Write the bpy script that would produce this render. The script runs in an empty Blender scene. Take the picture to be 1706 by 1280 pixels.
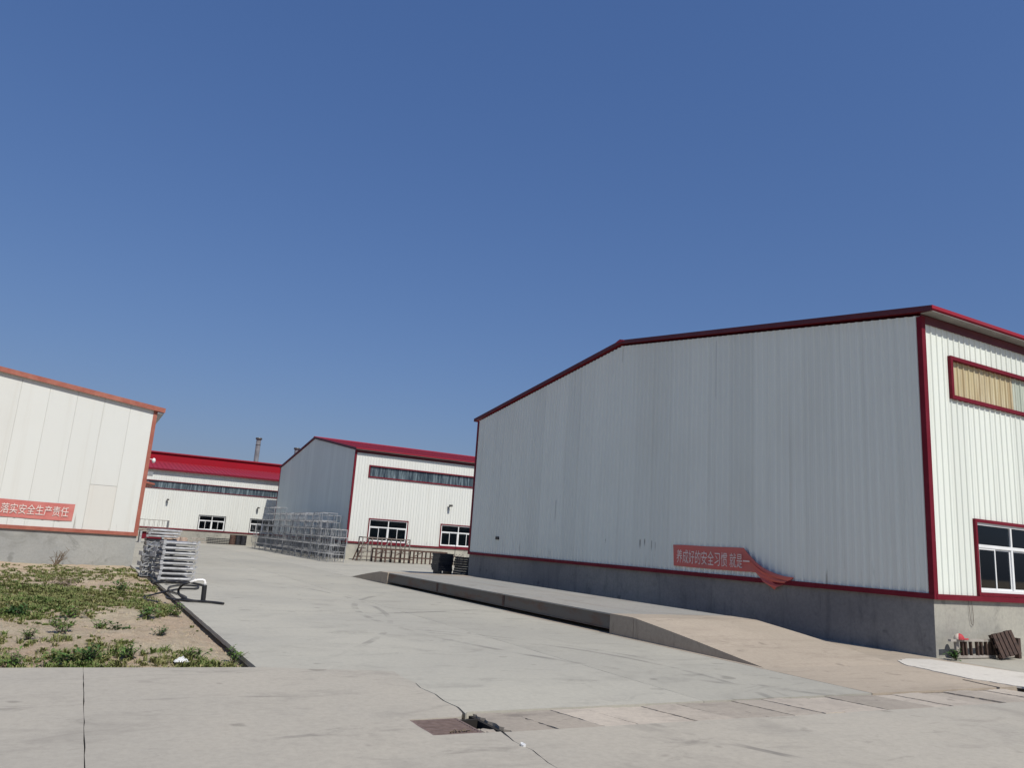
import bpy, math, random
from mathutils import Vector, Matrix, noise
random.seed(7)
R = math.radians
sc = bpy.context.scene
col = sc.collection

# ------------------------------------------------------------------ camera
F_PX, PIT, ROLL, YAW, EYE = 1266.75, 0.2092, -0.0672, 0.4962, 1.65
fw = Vector((math.sin(YAW)*math.cos(PIT), math.cos(YAW)*math.cos(PIT), math.sin(PIT)))
r0 = Vector((math.cos(YAW), -math.sin(YAW), 0)); u0 = r0.cross(fw)
rt = r0*math.cos(ROLL) - u0*math.sin(ROLL); up = u0*math.cos(ROLL) + r0*math.sin(ROLL)
cam = bpy.data.cameras.new('camera'); cam.sensor_width = 36; cam.lens = F_PX/1706*36
cam.clip_end = 3000; cam.clip_start = .05
co = bpy.data.objects.new('camera', cam); col.objects.link(co)
m = Matrix.Identity(4)
for i in range(3):
    m[i][0] = rt[i]; m[i][1] = up[i]; m[i][2] = -fw[i]
m[2][3] = EYE
co.matrix_world = m
sc.camera = co
# ------------------------------------------------------------------ sky and sun
SUN = Vector((0.62, -6.1, 7.3)).normalized()
EL = math.asin(SUN.z); AZ = math.atan2(SUN.x, SUN.y)
w = bpy.data.worlds.new('World'); sc.world = w; w.use_nodes = True
wn = w.node_tree.nodes; wl = w.node_tree.links
sky = wn.new('ShaderNodeTexSky'); sky.sky_type = 'NISHITA'; sky.sun_disc = False
sky.sun_elevation = EL; sky.sun_rotation = AZ
sky.altitude = 0; sky.air_density = 1.5; sky.dust_density = 1.0; sky.ozone_density = 1.0
bg = wn['Background']; bg.inputs['Strength'].default_value = 0.1
# the camera's own tone curve on the sky colour: one power and gain per channel, the same in every direction
sp_ = wn.new('ShaderNodeSeparateColor'); cb_ = wn.new('ShaderNodeCombineColor'); wl.new(sky.outputs[0], sp_.inputs[0])
for ch, (gm_, kk) in enumerate(((.8, .325), (.7, .405), (.6, .642))):
    a_ = wn.new('ShaderNodeMath'); a_.operation = 'MULTIPLY'; a_.inputs[1].default_value = .1; wl.new(sp_.outputs[ch], a_.inputs[0])
    p_ = wn.new('ShaderNodeMath'); p_.operation = 'POWER'; p_.inputs[1].default_value = gm_; wl.new(a_.outputs[0], p_.inputs[0])
    q_ = wn.new('ShaderNodeMath'); q_.operation = 'MULTIPLY'; q_.inputs[1].default_value = kk*10; wl.new(p_.outputs[0], q_.inputs[0])
    wl.new(q_.outputs[0], cb_.inputs[ch])
wl.new(cb_.outputs[0], bg.inputs['Color'])
sl = bpy.data.lights.new('sun', 'SUN'); sl.energy = 4.25; sl.angle = R(.53); sl.color = (1, .955, .88)
so = bpy.data.objects.new('sun', sl); col.objects.link(so)
so.rotation_euler = (-SUN).to_track_quat('-Z', 'Y').to_euler()
vs = sc.view_settings; vs.view_transform = 'Standard'; vs.look = 'None'; vs.gamma = 1; vs.exposure = 0
vs.use_curve_mapping = False

# ------------------------------------------------------------------ materials
MAT = {}
class N:
    def __init__(s, name):
        s.m = bpy.data.materials.new(name); s.m.use_nodes = True
        s.t = s.m.node_tree; s.b = s.t.nodes['Principled BSDF']; MAT[name] = s.m
        s.pos = s.t.nodes.new('ShaderNodeNewGeometry').outputs['Position']
    def new(s, t, **k):
        n = s.t.nodes.new(t)
        for a, v in k.items(): setattr(n, a, v)
        return n
    def ln(s, a, b): s.t.links.new(a, b)
    def vec(s, scale, loc=(0, 0, 0), src=None):
        n = s.new('ShaderNodeMapping'); n.inputs['Scale'].default_value = scale; n.inputs['Location'].default_value = loc
        s.ln(src or s.pos, n.inputs['Vector']); return n.outputs[0]
    def noise(s, vec, scale=1, detail=5, rough=.55, dist=0):
        n = s.new('ShaderNodeTexNoise'); n.inputs['Scale'].default_value = scale
        n.inputs['Detail'].default_value = detail; n.inputs['Roughness'].default_value = rough
        n.inputs['Distortion'].default_value = dist
        s.ln(vec, n.inputs['Vector']); return n.outputs['Fac']
    def ramp(s, fac, a, b, va=0., vb=1.):
        n = s.new('ShaderNodeMapRange'); n.interpolation_type = 'SMOOTHSTEP'
        for i, v in zip((1, 2, 3, 4), (a, b, va, vb)): n.inputs[i].default_value = v
        s.ln(fac, n.inputs[0]); return n.outputs[0]
    def math(s, op, a, b=None):
        n = s.new('ShaderNodeMath', operation=op)
        for i, v in enumerate((a, b)):
            if v is None: continue
            if isinstance(v, (int, float)): n.inputs[i].default_value = v
            else: s.ln(v, n.inputs[i])
        return n.outputs[0]
    def mix(s, fac, a, b, blend='MIX'):
        n = s.new('ShaderNodeMix', data_type='RGBA', blend_type=blend)
        if isinstance(fac, (int, float)): n.inputs[0].default_value = fac
        else: s.ln(fac, n.inputs[0])
        for i, v in ((6, a), (7, b)):
            if isinstance(v, tuple): n.inputs[i].default_value = (*v, 1)
            else: s.ln(v, n.inputs[i])
        return n.outputs[2]
    def col(s, c):
        if isinstance(c, tuple): s.b.inputs['Base Color'].default_value = (*c, 1)
        else: s.ln(c, s.b.inputs['Base Color'])
        return s
    def set(s, **k):
        for a, v in k.items():
            i = s.b.inputs[a.replace('_', ' ')]
            if isinstance(v, (int, float)): i.default_value = v
            else: s.ln(v, i)
        return s
    def bump(s, h, strength=.3, dist=.01):
        n = s.new('ShaderNodeBump'); n.inputs['Strength'].default_value = strength; n.inputs['Distance'].default_value = dist
        s.ln(h, n.inputs['Height']); s.ln(n.outputs[0], s.b.inputs['Normal']); return s
    def sep(s):
        n = s.new('ShaderNodeSeparateXYZ'); s.ln(s.pos, n.inputs[0]); return n.outputs
    def rnd(s): return s.new('ShaderNodeObjectInfo').outputs['Random']

def metal_white(name, c, dirt, marks=0., var=.075):
    n = N(name)
    st = n.noise(n.vec((5, 5, .12)), 1, 4, .6)
    bl = n.noise(n.vec((.5, .5, .35)), 1, 4)
    rv = n.ramp(n.rnd(), 0, 1, 1-var, 1)
    base = n.mix(1, c, rv, 'MULTIPLY')
    cc = n.mix(n.ramp(st, .52, .8, 0, .28), base, dirt)
    cc = n.mix(n.ramp(bl, .45, .8, 0, .14), cc, dirt)
    z = n.sep()
    # grime streaks and rust runs near the foot of the sheets
    fk = n.noise(n.vec((7, 7, .5)), 1, 3, .7)
    foot = n.math('MULTIPLY', n.ramp(fk, .60, .72), n.ramp(z[2], 2.3, 1.3))
    cc = n.mix(n.math('MULTIPLY', foot, .35+marks), cc, (.16, .13, .1))
    for yk, za_, zb_ in ((19.35, 1.78, 2.08), (19.13, 1.85, 2.10), (18.76, 1.72, 2.06), (18.62, 1.72, 2.02), (21.2, 1.9, 2.05), (20.6, 8.0, 8.55), (16.1, 6.1, 7.9), (24.4, 2.6, 3.4), (27.8, 2.2, 3.1)):
        e_ = n.ramp(n.math('ABSOLUTE', n.math('SUBTRACT', z[1], yk)), .022, .008)
        e_ = n.math('MULTIPLY', e_, n.math('MULTIPLY', n.ramp(z[2], za_, za_+.2), n.ramp(z[2], zb_+.06, zb_-.02)))
        cc = n.mix(n.math('MULTIPLY', e_, .75 if zb_ < 2.2 else .3), cc, (.06, .05, .045))
    n.col(cc).set(Roughness=n.ramp(bl, .3, .7, .36, .5))
    n.b.inputs['Specular IOR Level'].default_value = .4
    n.bump(n.noise(n.vec((.9, .9, .5)), 1, 3), .12, .03)
metal_white('white_steel', (.74, .775, .70), (.46, .46, .40), .2)
metal_white('cream_steel', (.66, .67, .625), (.5, .47, .4), .25, .03)
metal_white('patch_steel', (.66, .655, .60), (.48, .43, .34), .4)

def paint(name, c, c2, rough=.45, sc_=2.):
    n = N(name); f = n.noise(n.vec((1, 1, 1)), sc_, 5, .6)
    n.col(n.mix(n.ramp(f, .35, .72), c, c2)).set(Roughness=rough)
paint('maroon', (.14, .010, .02), (.165, .016, .028), .6)
paint('roof_red', (.30, .022, .038), (.26, .035, .05), .55, .6)
paint('bright_red', (.30, .009, .02), (.26, .010, .02), .5, .5)
for q_ in ('maroon', 'roof_red', 'bright_red'): MAT[q_].node_tree.nodes['Principled BSDF'].inputs['Specular IOR Level'].default_value = .12
paint('faded_red', (.30, .085, .055), (.37, .135, .09), .65, 3)
paint('maroon_shaded', (.075, .008, .014), (.10, .012, .02), .6)  # the maroon trim with shade painted in, for rakes and wall heads
paint('soffit_grey', (.26, .25, .23), (.2, .19, .175), .6)
paint('frame_white', (.78, .79, .78), (.7, .7, .68), .35)
paint('dark_frame', (.05, .05, .05), (.08, .07, .06))
paint('interior', (.10, .10, .10), (.07, .07, .07), .8)
paint('galvanised', (.26, .27, .28), (.36, .37, .385), .45, 9); MAT['galvanised'].node_tree.nodes['Principled BSDF'].inputs['Metallic'].default_value = .35
paint('galv_light', (.42, .425, .43), (.24, .24, .235), .5, 6); MAT['galv_light'].node_tree.nodes['Principled BSDF'].inputs['Metallic'].default_value = .2
paint('galv_dull', (.28, .29, .30), (.4, .41, .42), .5, 9)
paint('rusty_steel', (.055, .03, .024), (.11, .06, .042), .8, 7)
paint('grate_steel', (.19, .135, .115), (.13, .09, .075), .8, 14)
paint('grey_steel', (.22, .2, .18), (.13, .09, .07), .7, 7)
paint('black_steel', (.014, .014, .018), (.03, .03, .035), .5, 5)
paint('black_rubber', (.012, .012, .013), (.022, .02, .02), .5, 8)
paint('pvc_white', (.8, .78, .75), (.7, .68, .63), .4, 8)
paint('chimney_steel', (.24, .25, .26), (.15, .155, .165), .4, 2)
paint('old_wood', (.07, .04, .028), (.03, .018, .014), .85, 14)
paint('grey_wood', (.36, .33, .29), (.22, .19, .16), .85, 6)
paint('cap_red', (.42, .025, .035), (.36, .03, .04), .7, 12)
paint('cap_lining', (.66, .58, .48), (.55, .48, .4), .8, 12)
paint('rubble', (.48, .36, .29), (.36, .27, .22), .9, 3)
paint('dry_twig', (.12, .09, .06), (.2, .15, .1), .9, 12)
paint('straw', (.46, .38, .22), (.34, .27, .15), .9, 5)
paint('litter_white', (.66, .66, .64), (.55, .55, .53), .6, 12)

def glass(name, c):
    n = N(name); n.col(c).set(Roughness=.04)
    tr = n.new('ShaderNodeBsdfTransparent'); tr.inputs[0].default_value = (.55, .6, .58, 1)
    gl = n.new('ShaderNodeBsdfGlossy'); gl.inputs['Roughness'].default_value = .03; gl.inputs['Color'].default_value = (.8, .85, .9, 1)
    fr = n.new('ShaderNodeFresnel'); fr.inputs[0].default_value = 1.5
    mx = n.new('ShaderNodeMixShader'); n.ln(fr.outputs[0], mx.inputs[0]); n.ln(tr.outputs[0], mx.inputs[1]); n.ln(gl.outputs[0], mx.inputs[2])
    n.ln(mx.outputs[0], n.t.nodes['Material Output'].inputs['Surface'])
glass('glass', (.02, .025, .03))

n = N('sheet_blue')     # weathered dark translucent strip sheets
k = n.noise(n.vec((9, 9, .8)), 1, 3, .6)
n.col(n.mix(n.ramp(k, .42, .75), n.mix(n.rnd(), (.025, .04, .055), (.06, .085, .10)), (.22, .28, .30))).set(Roughness=.35)
n = N('sheet_yellow')
k = n.noise(n.vec((12, 12, 1.0)), 1, 4, .6)
n.col(n.mix(n.ramp(k, .4, .75), n.mix(n.rnd(), (.50, .42, .24), (.40, .31, .17)), (.60, .55, .38))).set(Roughness=.5)
n = N('sheet_green')
k = n.noise(n.vec((12, 12, 1.0)), 1, 4, .6)
n.col(n.mix(n.ramp(k, .4, .75), (.40, .44, .36), (.55, .58, .48))).set(Roughness=.5)

def rings(n, items):
    """tyre marks: arcs given as centre, radius, width, strength"""
    x, y, z = n.sep(); tot = None
    br = n.ramp(n.noise(n.vec((1.2, 1.2, 1)), 1, 3), .42, .62)
    for cx, cy, r, wd, s, x0, x1 in items:
        dx = n.math('SUBTRACT', x, cx); dy = n.math('SUBTRACT', y, cy)
        d = n.math('SQRT', n.math('ADD', n.math('MULTIPLY', dx, dx), n.math('MULTIPLY', dy, dy)))
        e = n.math('ABSOLUTE', n.math('SUBTRACT', d, r))
        mk = n.math('MULTIPLY', n.ramp(e, wd*.5, wd*.25), n.ramp(x, x0, x0+.6))
        mk = n.math('MULTIPLY', mk, n.ramp(x, x1, x1-.6))
        mk = n.math('MULTIPLY', n.math('MULTIPLY', mk, br), s)
        tot = mk if tot is None else n.math('MAXIMUM', tot, mk)
    return tot
def concrete(name, ca, cb, cd, marks=None, streak=(1, 1, 1), bumps=.25, var=(.93, 1.03)):
    n = N(name)
    big = n.noise(n.vec((.22, .22, .22)), 1, 6, .6, .4)
    mid = n.noise(n.vec((1.1*streak[0], 1.1*streak[1], 1.1*streak[2])), 1, 6, .65, .3)
    fine = n.noise(n.vec((14, 14, 14)), 1, 4, .7)
    grit = n.noise(n.vec((90, 90, 90)), 1, 2, .8)
    c = n.mix(n.ramp(big, .35, .65), ca, cb)
    c = n.mix(n.ramp(mid, .50, .78, 0, .55), c, cd)
    c = n.mix(n.ramp(fine, .3, .75, 0, .30), c, cd)
    c = n.mix(n.ramp(n.noise(n.vec((.8, 1.9, 1), (7, 3, 0)), 1, 6, .7, .8), .52, .74, 0, .55), c, cd)
    c = n.mix(n.ramp(n.noise(n.vec((.8, 1.9, 1), (17, 13, 0)), 1, 6, .7, 1.), .58, .72, 0, .5), c, tuple(v*.75 for v in cd))
    c = n.mix(n.ramp(grit, .56, .76, 0, .5), c, cd)
    sp = n.noise(n.vec((2.3, 2.3, 2.3), (31, 7, 0)), 1, 2, .5)
    c = n.mix(n.math('MULTIPLY', n.ramp(sp, .68, .76), .4), c, tuple(v*.45 for v in cd))
    rv = n.ramp(n.rnd(), 0, 1, *var)
    c = n.mix(1, c, rv, 'MULTIPLY')
    if marks: c = n.mix(rings(n, marks), c, (.07, .068, .065))
    n.col(c).set(Roughness=.85)
    n.b.inputs['Specular IOR Level'].default_value = .25
    h = n.math('ADD', n.math('MULTIPLY', fine, .6), n.math('MULTIPLY', grit, .4))
    n.bump(h, bumps, .006)
concrete('road', (.45, .425, .35), (.395, .375, .315), (.275, .26, .22),
    [(2.0, 30, 14, .18, .45, 4, 9.5), (-8, 20, 14.6, .16, .35, 3, 9), (16, 15, 10.5, .2, .4, 5, 9.6), (3, 9, 5.2, .16, .35, 5, 9.5), (3, 9, 5.5, .1, .3, 5, 9.5)])
concrete('slab_warm', (.44, .40, .325), (.39, .36, .30), (.255, .232, .195),
    [(12, 8, 6.9, .14, .5, 5.0, 7.4), (1.2, 2.0, 6.3, .1, .35, 0.4, 2.4), (2.5, 1.0, 5.7, .1, .3, .6, 3.0)])
concrete('ramp_concrete', (.44, .37, .285), (.39, .33, .255), (.24, .195, .15), None, (.25, 1.6, 1))
concrete('cover_concrete', (.47, .41, .33), (.41, .36, .295), (.23, .2, .17), bumps=.6, var=(.78, 1.12))
concrete('apron_concrete', (.64, .60, .52), (.58, .545, .475), (.42, .385, .33))
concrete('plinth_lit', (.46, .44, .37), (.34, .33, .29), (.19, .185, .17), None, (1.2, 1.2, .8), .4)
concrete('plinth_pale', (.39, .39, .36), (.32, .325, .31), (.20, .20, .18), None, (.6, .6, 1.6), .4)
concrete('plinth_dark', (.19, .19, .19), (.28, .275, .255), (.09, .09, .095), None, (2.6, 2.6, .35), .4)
concrete('deck_steel', (.34, .325, .29), (.30, .30, .275), (.20, .17, .135), None, (2.5, .2, 1), .12)
n = N('joint_fill'); n.col((.16, .15, .13)).set(Roughness=.95)
n = N('silt'); n.col((.13, .105, .08)).set(Roughness=1)
n = N('hole_shade'); n.col((.018, .015, .012)).set(Roughness=1)  # near-black that paints shade into the hole beside the grate
n = N('joint_dark'); n.col((.06, .055, .05)).set(Roughness=.95)
n = N('beam_steel')
k = n.noise(n.vec((1.2, 1.2, 4)), 1, 5, .65)
n.col(n.mix(n.ramp(k, .45, .72), (.115, .105, .09), (.12, .06, .035))).set(Roughness=.7)

n = N('dirt')
b1 = n.noise(n.vec((.5, .5, .5)), 1, 6, .6); b2 = n.noise(n.vec((4, 4, 4)), 1, 6, .7); b3 = n.noise(n.vec((40, 40, 40)), 1, 4, .75)
c = n.mix(n.ramp(b1, .35, .65), (.50, .385, .275), (.54, .455, .32))
c = n.mix(n.ramp(b2, .44, .72, 0, .5), c, (.29, .205, .14))
c = n.mix(n.ramp(n.noise(n.vec((1.5, 1.5, 1.5), (5, 1, 0)), 1, 6, .7), .52, .68, 0, .6), c, (.36, .33, .19))
c = n.mix(n.ramp(b3, .50, .74, 0, .5), c, (.20, .15, .10))
n.col(c).set(Roughness=.95).bump(n.math('ADD', n.math('MULTIPLY', b2, 1.0), n.math('MULTIPLY', b3, .6)), 1., .06)
n.b.inputs['Specular IOR Level'].default_value = .1

def leafmat(name, a, b, c3):
    n = N(name)
    k = n.noise(n.vec((1.1, 1.1, 1.1)), 1, 4, .6); k2 = n.noise(n.vec((30, 30, 30)), 1, 2, .6)
    cc = n.mix(n.ramp(k, .35, .65), a, b); cc = n.mix(n.ramp(k2, .5, .68), cc, c3)
    n.col(cc).set(Roughness=.6)
    n.b.inputs['Specular IOR Level'].default_value = .2
leafmat('grass_blade', (.095, .15, .034), (.16, .165, .055), (.32, .27, .13))
leafmat('weed_leaf', (.075, .145, .032), (.11, .18, .04), (.16, .21, .07))
leafmat('weed_dark', (.04, .095, .025), (.06, .12, .03), (.09, .14, .045))

def cloth(name, a, b):
    n = N(name); k = n.noise(n.vec((2, 2, 3)), 1, 5, .6)
    n.col(n.mix(n.ramp(k, .35, .7), a, b)).set(Roughness=.75)
    n.b.inputs['Specular IOR Level'].default_value = .2
cloth('banner_red', (.60, .15, .125), (.52, .16, .135))
cloth('banner_red_faded', (.50, .155, .135), (.56, .21, .18))
cloth('lettering', (.78, .68, .62), (.70, .58, .52))
cloth('lettering_pale', (.74, .66, .6), (.68, .58, .52))

# ------------------------------------------------------------------ mesh helpers
class MB:
    def __init__(s): s.v = []; s.f = []
    def quad(s, *p):
        i = len(s.v); s.v += [tuple(q) for q in p]; s.f.append(tuple(range(i, i+len(p)))); return s
    def box(s, x0, y0, z0, x1, y1, z1):
        i = len(s.v)
        s.v += [(x, y, z) for z in (z0, z1) for x, y in ((x0, y0), (x1, y0), (x1, y1), (x0, y1))]
        s.f += [tuple(i+k for k in q) for q in ((3, 2, 1, 0), (4, 5, 6, 7), (0, 1, 5, 4), (1, 2, 6, 5), (2, 3, 7, 6), (3, 0, 4, 7))]
        return s
    def bar(s, a, b, wd, ht=None, upv=(0, 0, 1)):
        a, b = Vector(a), Vector(b); d = (b-a).normalized(); u = Vector(upv)
        if abs(d.dot(u)) > .98: u = Vector((1, 0, 0))
        sd = d.cross(u).normalized()*wd/2; u2 = sd.cross(d).normalized()*(ht or wd)/2
        i = len(s.v)
        for q in (a, b):
            for e in (-sd-u2, sd-u2, sd+u2, -sd+u2): s.v.append(tuple(q+e))
        s.f += [tuple(i+k for k in q) for q in ((3, 2, 1, 0), (4, 5, 6, 7), (0, 1, 5, 4), (1, 2, 6, 5), (2, 3, 7, 6), (3, 0, 4, 7))]
        return s
    def tube(s, pts, r, nseg=8, cap=True):
        pts = [Vector(p) for p in pts]; rs = r if isinstance(r, (list, tuple)) else [r]*len(pts)
        i0 = len(s.v); prev = None
        for k, p in enumerate(pts):
            d = (pts[min(k+1, len(pts)-1)]-pts[max(k-1, 0)]).normalized()
            a = prev if prev is not None else (Vector((0, 0, 1)) if abs(d.z) < .9 else Vector((1, 0, 0)))
            a = (a - d*a.dot(d)).normalized(); prev = a; b = d.cross(a)
            for j in range(nseg):
                t = 2*math.pi*j/nseg
                s.v.append(tuple(p+(a*math.cos(t)+b*math.sin(t))*rs[k]))
        for k in range(len(pts)-1):
            for j in range(nseg):
                q = i0+k*nseg; j2 = (j+1) % nseg
                s.f.append((q+j, q+j2, q+nseg+j2, q+nseg+j))
        if cap:
            s.f.append(tuple(i0+j for j in range(nseg))[::-1]); e = i0+(len(pts)-1)*nseg
            s.f.append(tuple(e+j for j in range(nseg)))
        return s
    def prism(s, poly, z0, z1):
        """poly in XY, extruded in z; a number or one value per corner"""
        n_ = len(poly); i = len(s.v)
        s.v += [(x, y, z0) for x, y in poly] + [(x, y, z1[k] if isinstance(z1, list) else z1) for k, (x, y) in enumerate(poly)]
        s.f.append(tuple(i+k for k in range(n_))[::-1]); s.f.append(tuple(i+n_+k for k in range(n_)))
        for k in range(n_):
            k2 = (k+1) % n_; s.f.append((i+k, i+k2, i+n_+k2, i+n_+k))
        return s
    def sweep(s, prof, axis, a, b):
        """closed profile of (p,q) pairs swept along X or Y"""
        n_ = len(prof); i = len(s.v)
        for t in (a, b):
            for p_, q_ in prof: s.v.append((t, p_, q_) if axis == 'X' else (p_, t, q_))
        s.f.append(tuple(i+k for k in range(n_))); s.f.append(tuple(i+n_+k for k in range(n_))[::-1])
        for k in range(n_):
            k2 = (k+1) % n_; s.f.append((i+k, i+n_+k, i+n_+k2, i+k2))
        return s
    def mesh(s, name, mat=None, smooth=False):
        me = bpy.data.meshes.new(name); me.from_pydata(s.v, [], s.f)
        if mat: me.materials.append(MAT[mat])
        if smooth: me.polygons.foreach_set('use_smooth', [True]*len(me.polygons))
        me.update(); return me
    def build(s, name, mat, parent=None, loc=None, smooth=False):
        return put(name, s.mesh(name, mat, smooth), parent, loc)
def put(name, me, parent=None, loc=None, rz=0):
    o = bpy.data.objects.new(name, me); col.objects.link(o)
    if parent: o.parent = parent
    if loc: o.location = loc
    if rz: o.rotation_euler.z = rz
    return o
def tag(o, label, cat, group=None):
    o['label'] = label; o['category'] = cat
    if group: o['group'] = group
    return o
def thing(name, label, cat, loc=(0, 0, 0), rz=0, group=None):
    return tag(put(name, None, None, loc, rz), label, cat, group)
def struct(o): o['kind'] = 'structure'; return o
def dup(root, loc, rz=0, label=None, group=None):
    r = root.copy(); col.objects.link(r); r.location = loc; r.rotation_euler.z = rz
    if label: r['label'] = label
    if group: r['group'] = group
    for ch in list(root.children):
        c = ch.copy(); col.objects.link(c); c.parent = r
        for g_ in ch.children:
            d = g_.copy(); col.objects.link(d); d.parent = c
    return r
ORD = ['first', 'second', 'third', 'fourth', 'fifth', 'sixth', 'seventh', 'eighth', 'ninth', 'tenth', 'eleventh', 'twelfth', 'thirteenth', 'fourteenth']

def rough(poly, step=.15, amp=.006, lock=None):
    out = []
    n_ = len(poly)
    for k in range(n_):
        a = Vector(poly[k]); b = Vector(poly[(k+1) % n_]); L = (b-a).length; q = max(1, min(90, int(L/step)))
        nn = Vector((-(b-a).y, (b-a).x)).normalized() if L > 0 else Vector((0, 0))
        for j in range(q):
            p = a.lerp(b, j/q)
            if j: p = p + nn*amp*(random.random()-.5)*2
            out.append((p.x, p.y))
    return out

# ------------------------------------------------------------------ ground
g = MB().quad((-700, -700, -.62), (700, -700, -.62), (700, 900, -.62), (-700, 900, -.62))
struct(g.build('ground', 'dirt'))
yard = struct(put('yard', None))
CR = [(3.745, 9.535), (3.70, 9.15), (3.715, 8.75), (3.655, 8.45), (3.68, 8.1), (3.625, 7.75), (3.64, 7.45), (3.575, 7.17)]   # the crack
CR2 = [(3.60, 6.42), (3.545, 6.1), (3.56, 5.8), (3.49, 5.45), (3.47, 5.0), (3.40, 4.5), (3.36, 3.5), (3.3, 2)]
def slab(poly, mat, z=0.0, step=.15, amp=.004, parent=None, name='slab', depth=.6):
    return MB().prism(rough(poly, step, amp), z-depth, z).build(name, mat, parent or yard)
sh = lambda L, d: [(x+d, y) for x, y in L]
# road slabs beyond the cross channel
slab([(2.14, 10.0)]+[(3.745, 9.555)]+[(x+.008+.03*k_/7, y) for k_, (x, y) in enumerate(CR[1:])]+[(3.66, 7.235), (6.772, 7.215), (6.772, 17.866), (2.14, 17.866)], 'road', depth=.065)
slab([(6.779, 7.215), (9.80, 7.19), (9.80, 17.866), (6.779, 17.866)], 'road')
slab([(9.815, 7.19), (12.74, 7.17), (12.79, 7.45), (12.88, 7.80), (12.97, 7.83), (12.87, 7.45), (12.83, 7.17), (15.4, 7.1), (15.4, 17.86), (9.815, 17.86)], 'ramp_concrete')
MB().box(3.0, 7.3, -.5, 9.7, 80, -.012).build('joint_filler', 'joint_fill', yard)
ys = [17.872, 26, 34, 42, 50, 60, 70, 82, 120]
for a, b in zip(ys, ys[1:]):
    for x0, x1 in ((2.14 if b < 33 else 1.9, 6.772), (6.779, 9.80), (9.815, 15.4 if b < 33 else 60)):
        slab([(x0, a), (x1, a), (x1, b-.01), (x0, b-.01)], 'road', step=.5, depth=.065 if x0 < 3 and b < 33 else .6)
slab([(15.415, 7.1), (60, 7.1), (60, 17.8), (15.415, 17.8)], 'road', step=.5)
# foreground slabs
slab([(-14, -8), (.291, -8), (.281, 10.12), (-14, 11.2)], 'slab_warm', .004, amp=.003)
slab([(.297, -8), (3.28, -8)]+CR2[::-1]+[(2.945, 6.435), (2.945, 7.03), (3.50, 7.04)]+CR[::-1]+[(2.16, 9.965), (.287, 10.115)], 'slab_warm', .004, .09, .004)
slab([(3.33, -8), (6.745, -8), (6.745, 6.36), (3.63, 6.41)]+sh(CR2[1:], .016), 'slab_warm')
slab([(6.76, -8), (13, -8), (13, 6.28), (6.76, 6.355)], 'slab_warm', -.004)
slab([(13.02, -8), (60, -8), (60, 6.2), (13.02, 6.28)], 'slab_warm')
# loose rock in the broken corner beside the grate
rk = MB()
for (x, y, z, s) in ((3.575, 6.62, -.05, .075), (3.62, 6.80, -.10, .06), (3.545, 6.5, -.03, .05)):
    poly = [(x+s*math.cos(t)*(.7+.5*random.random()), y+s*math.sin(t)*(.8+.6*random.random())) for t in [k*math.pi/4 for k in range(8)]]
    rk.prism(poly, z-.3, [z+.03*random.random() for _ in poly])
tag(rk.build('broken_rubble', 'cover_concrete'), 'broken pale concrete chunks in the dark hole beside the drain grate', 'rubble')
st = MB().prism([(3.55+.022*math.cos(t), 5.93+.03*math.sin(t)) for t in [k*math.pi/3 for k in range(6)]], 0, [.02, .026, .03, .02, .016, .024])
tag(st.build('pebble', 'litter_white'), 'small pale pebble on the crack below the drain grate', 'stone')
# drain channel with its cover slabs
chan = struct(put('drain_channel', None))
MB().box(2.6, 6.3, -.60, 15.4, 7.3, -.45).build('channel_bed', 'joint_dark', chan)
MB().box(2.947, 7.0, -.55, 3.66, 7.038, -.022).box(3.45, 6.40, -.55, 3.66, 6.425, -.03).box(3.662, 6.40, -.45, 3.70, 7.2, -.03).build('shade_lining', 'hole_shade', chan)  # boxes added so the sunlit hole walls look black
MB().box(2.95, 6.44, -.45, 3.66, 7.0, -.40).build('channel_floor', 'hole_shade', chan)  # channel floor in the same near-black
x = 3.70; k = 0
MB().box(4.3, 6.3, -.45, 12.9, 7.3, -.03).build('silt_fill', 'silt', chan)
while x < 12.5:
    wd = random.choice((.42, .5, .58, .36)) if k else .40
    gp = random.choice((.003, .009, .018, .005)); sk = .30
    ya = 6.385-.012*(x-3.6)+.01*random.random(); yb = 7.19-.008*(x-3.6)-.012*random.random()
    z = random.uniform(-.022, .006)
    P = rough([(x+sk*.55 if k else x+.02, ya), (x+wd-gp+sk*.55, ya+.01*random.random()), (x+wd-gp, yb), (x, yb)], .05, .011 if k else .03)
    MB().prism(P, -.14, [z+(q[0]-x)*.012*(1 if k % 2 else -1) for q in P]).build('cover_slab', 'cover_concrete', chan)
    x += wd; k += 1
# drain grate
gr = thing('drain_grate', 'rusty brown slotted drain grate sunk in the foreground concrete', 'drain grate', (2.95, 6.44, 0))
MB().box(.005, .005, -.05, .03, .585, -.004).box(.47, .005, -.05, .495, .585, -.004).box(.03, .005, -.05, .47, .03, -.005).box(.03, .56, -.05, .47, .585, -.005).build('rim', 'grate_steel', gr)
bm_ = MB().box(.03, -.013, -.03, .47, .013, -.006).mesh('bar', 'grate_steel')
for j in range(10): put('bar', bm_, gr, (0, .055+j*.0533, 0))
tw = MB()
for j in range(9): tw.bar((.2+.02*j, .05+.01*(j % 3), 0), (.18+.025*j, .03+.02*(j % 4), .012), .012, .008)
tag(tw.build('leaf_litter', 'dry_twig', None, (2.95, 6.46, 0)), 'dark clump of dead leaves lying on the drain grate', 'leaf litter')

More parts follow.
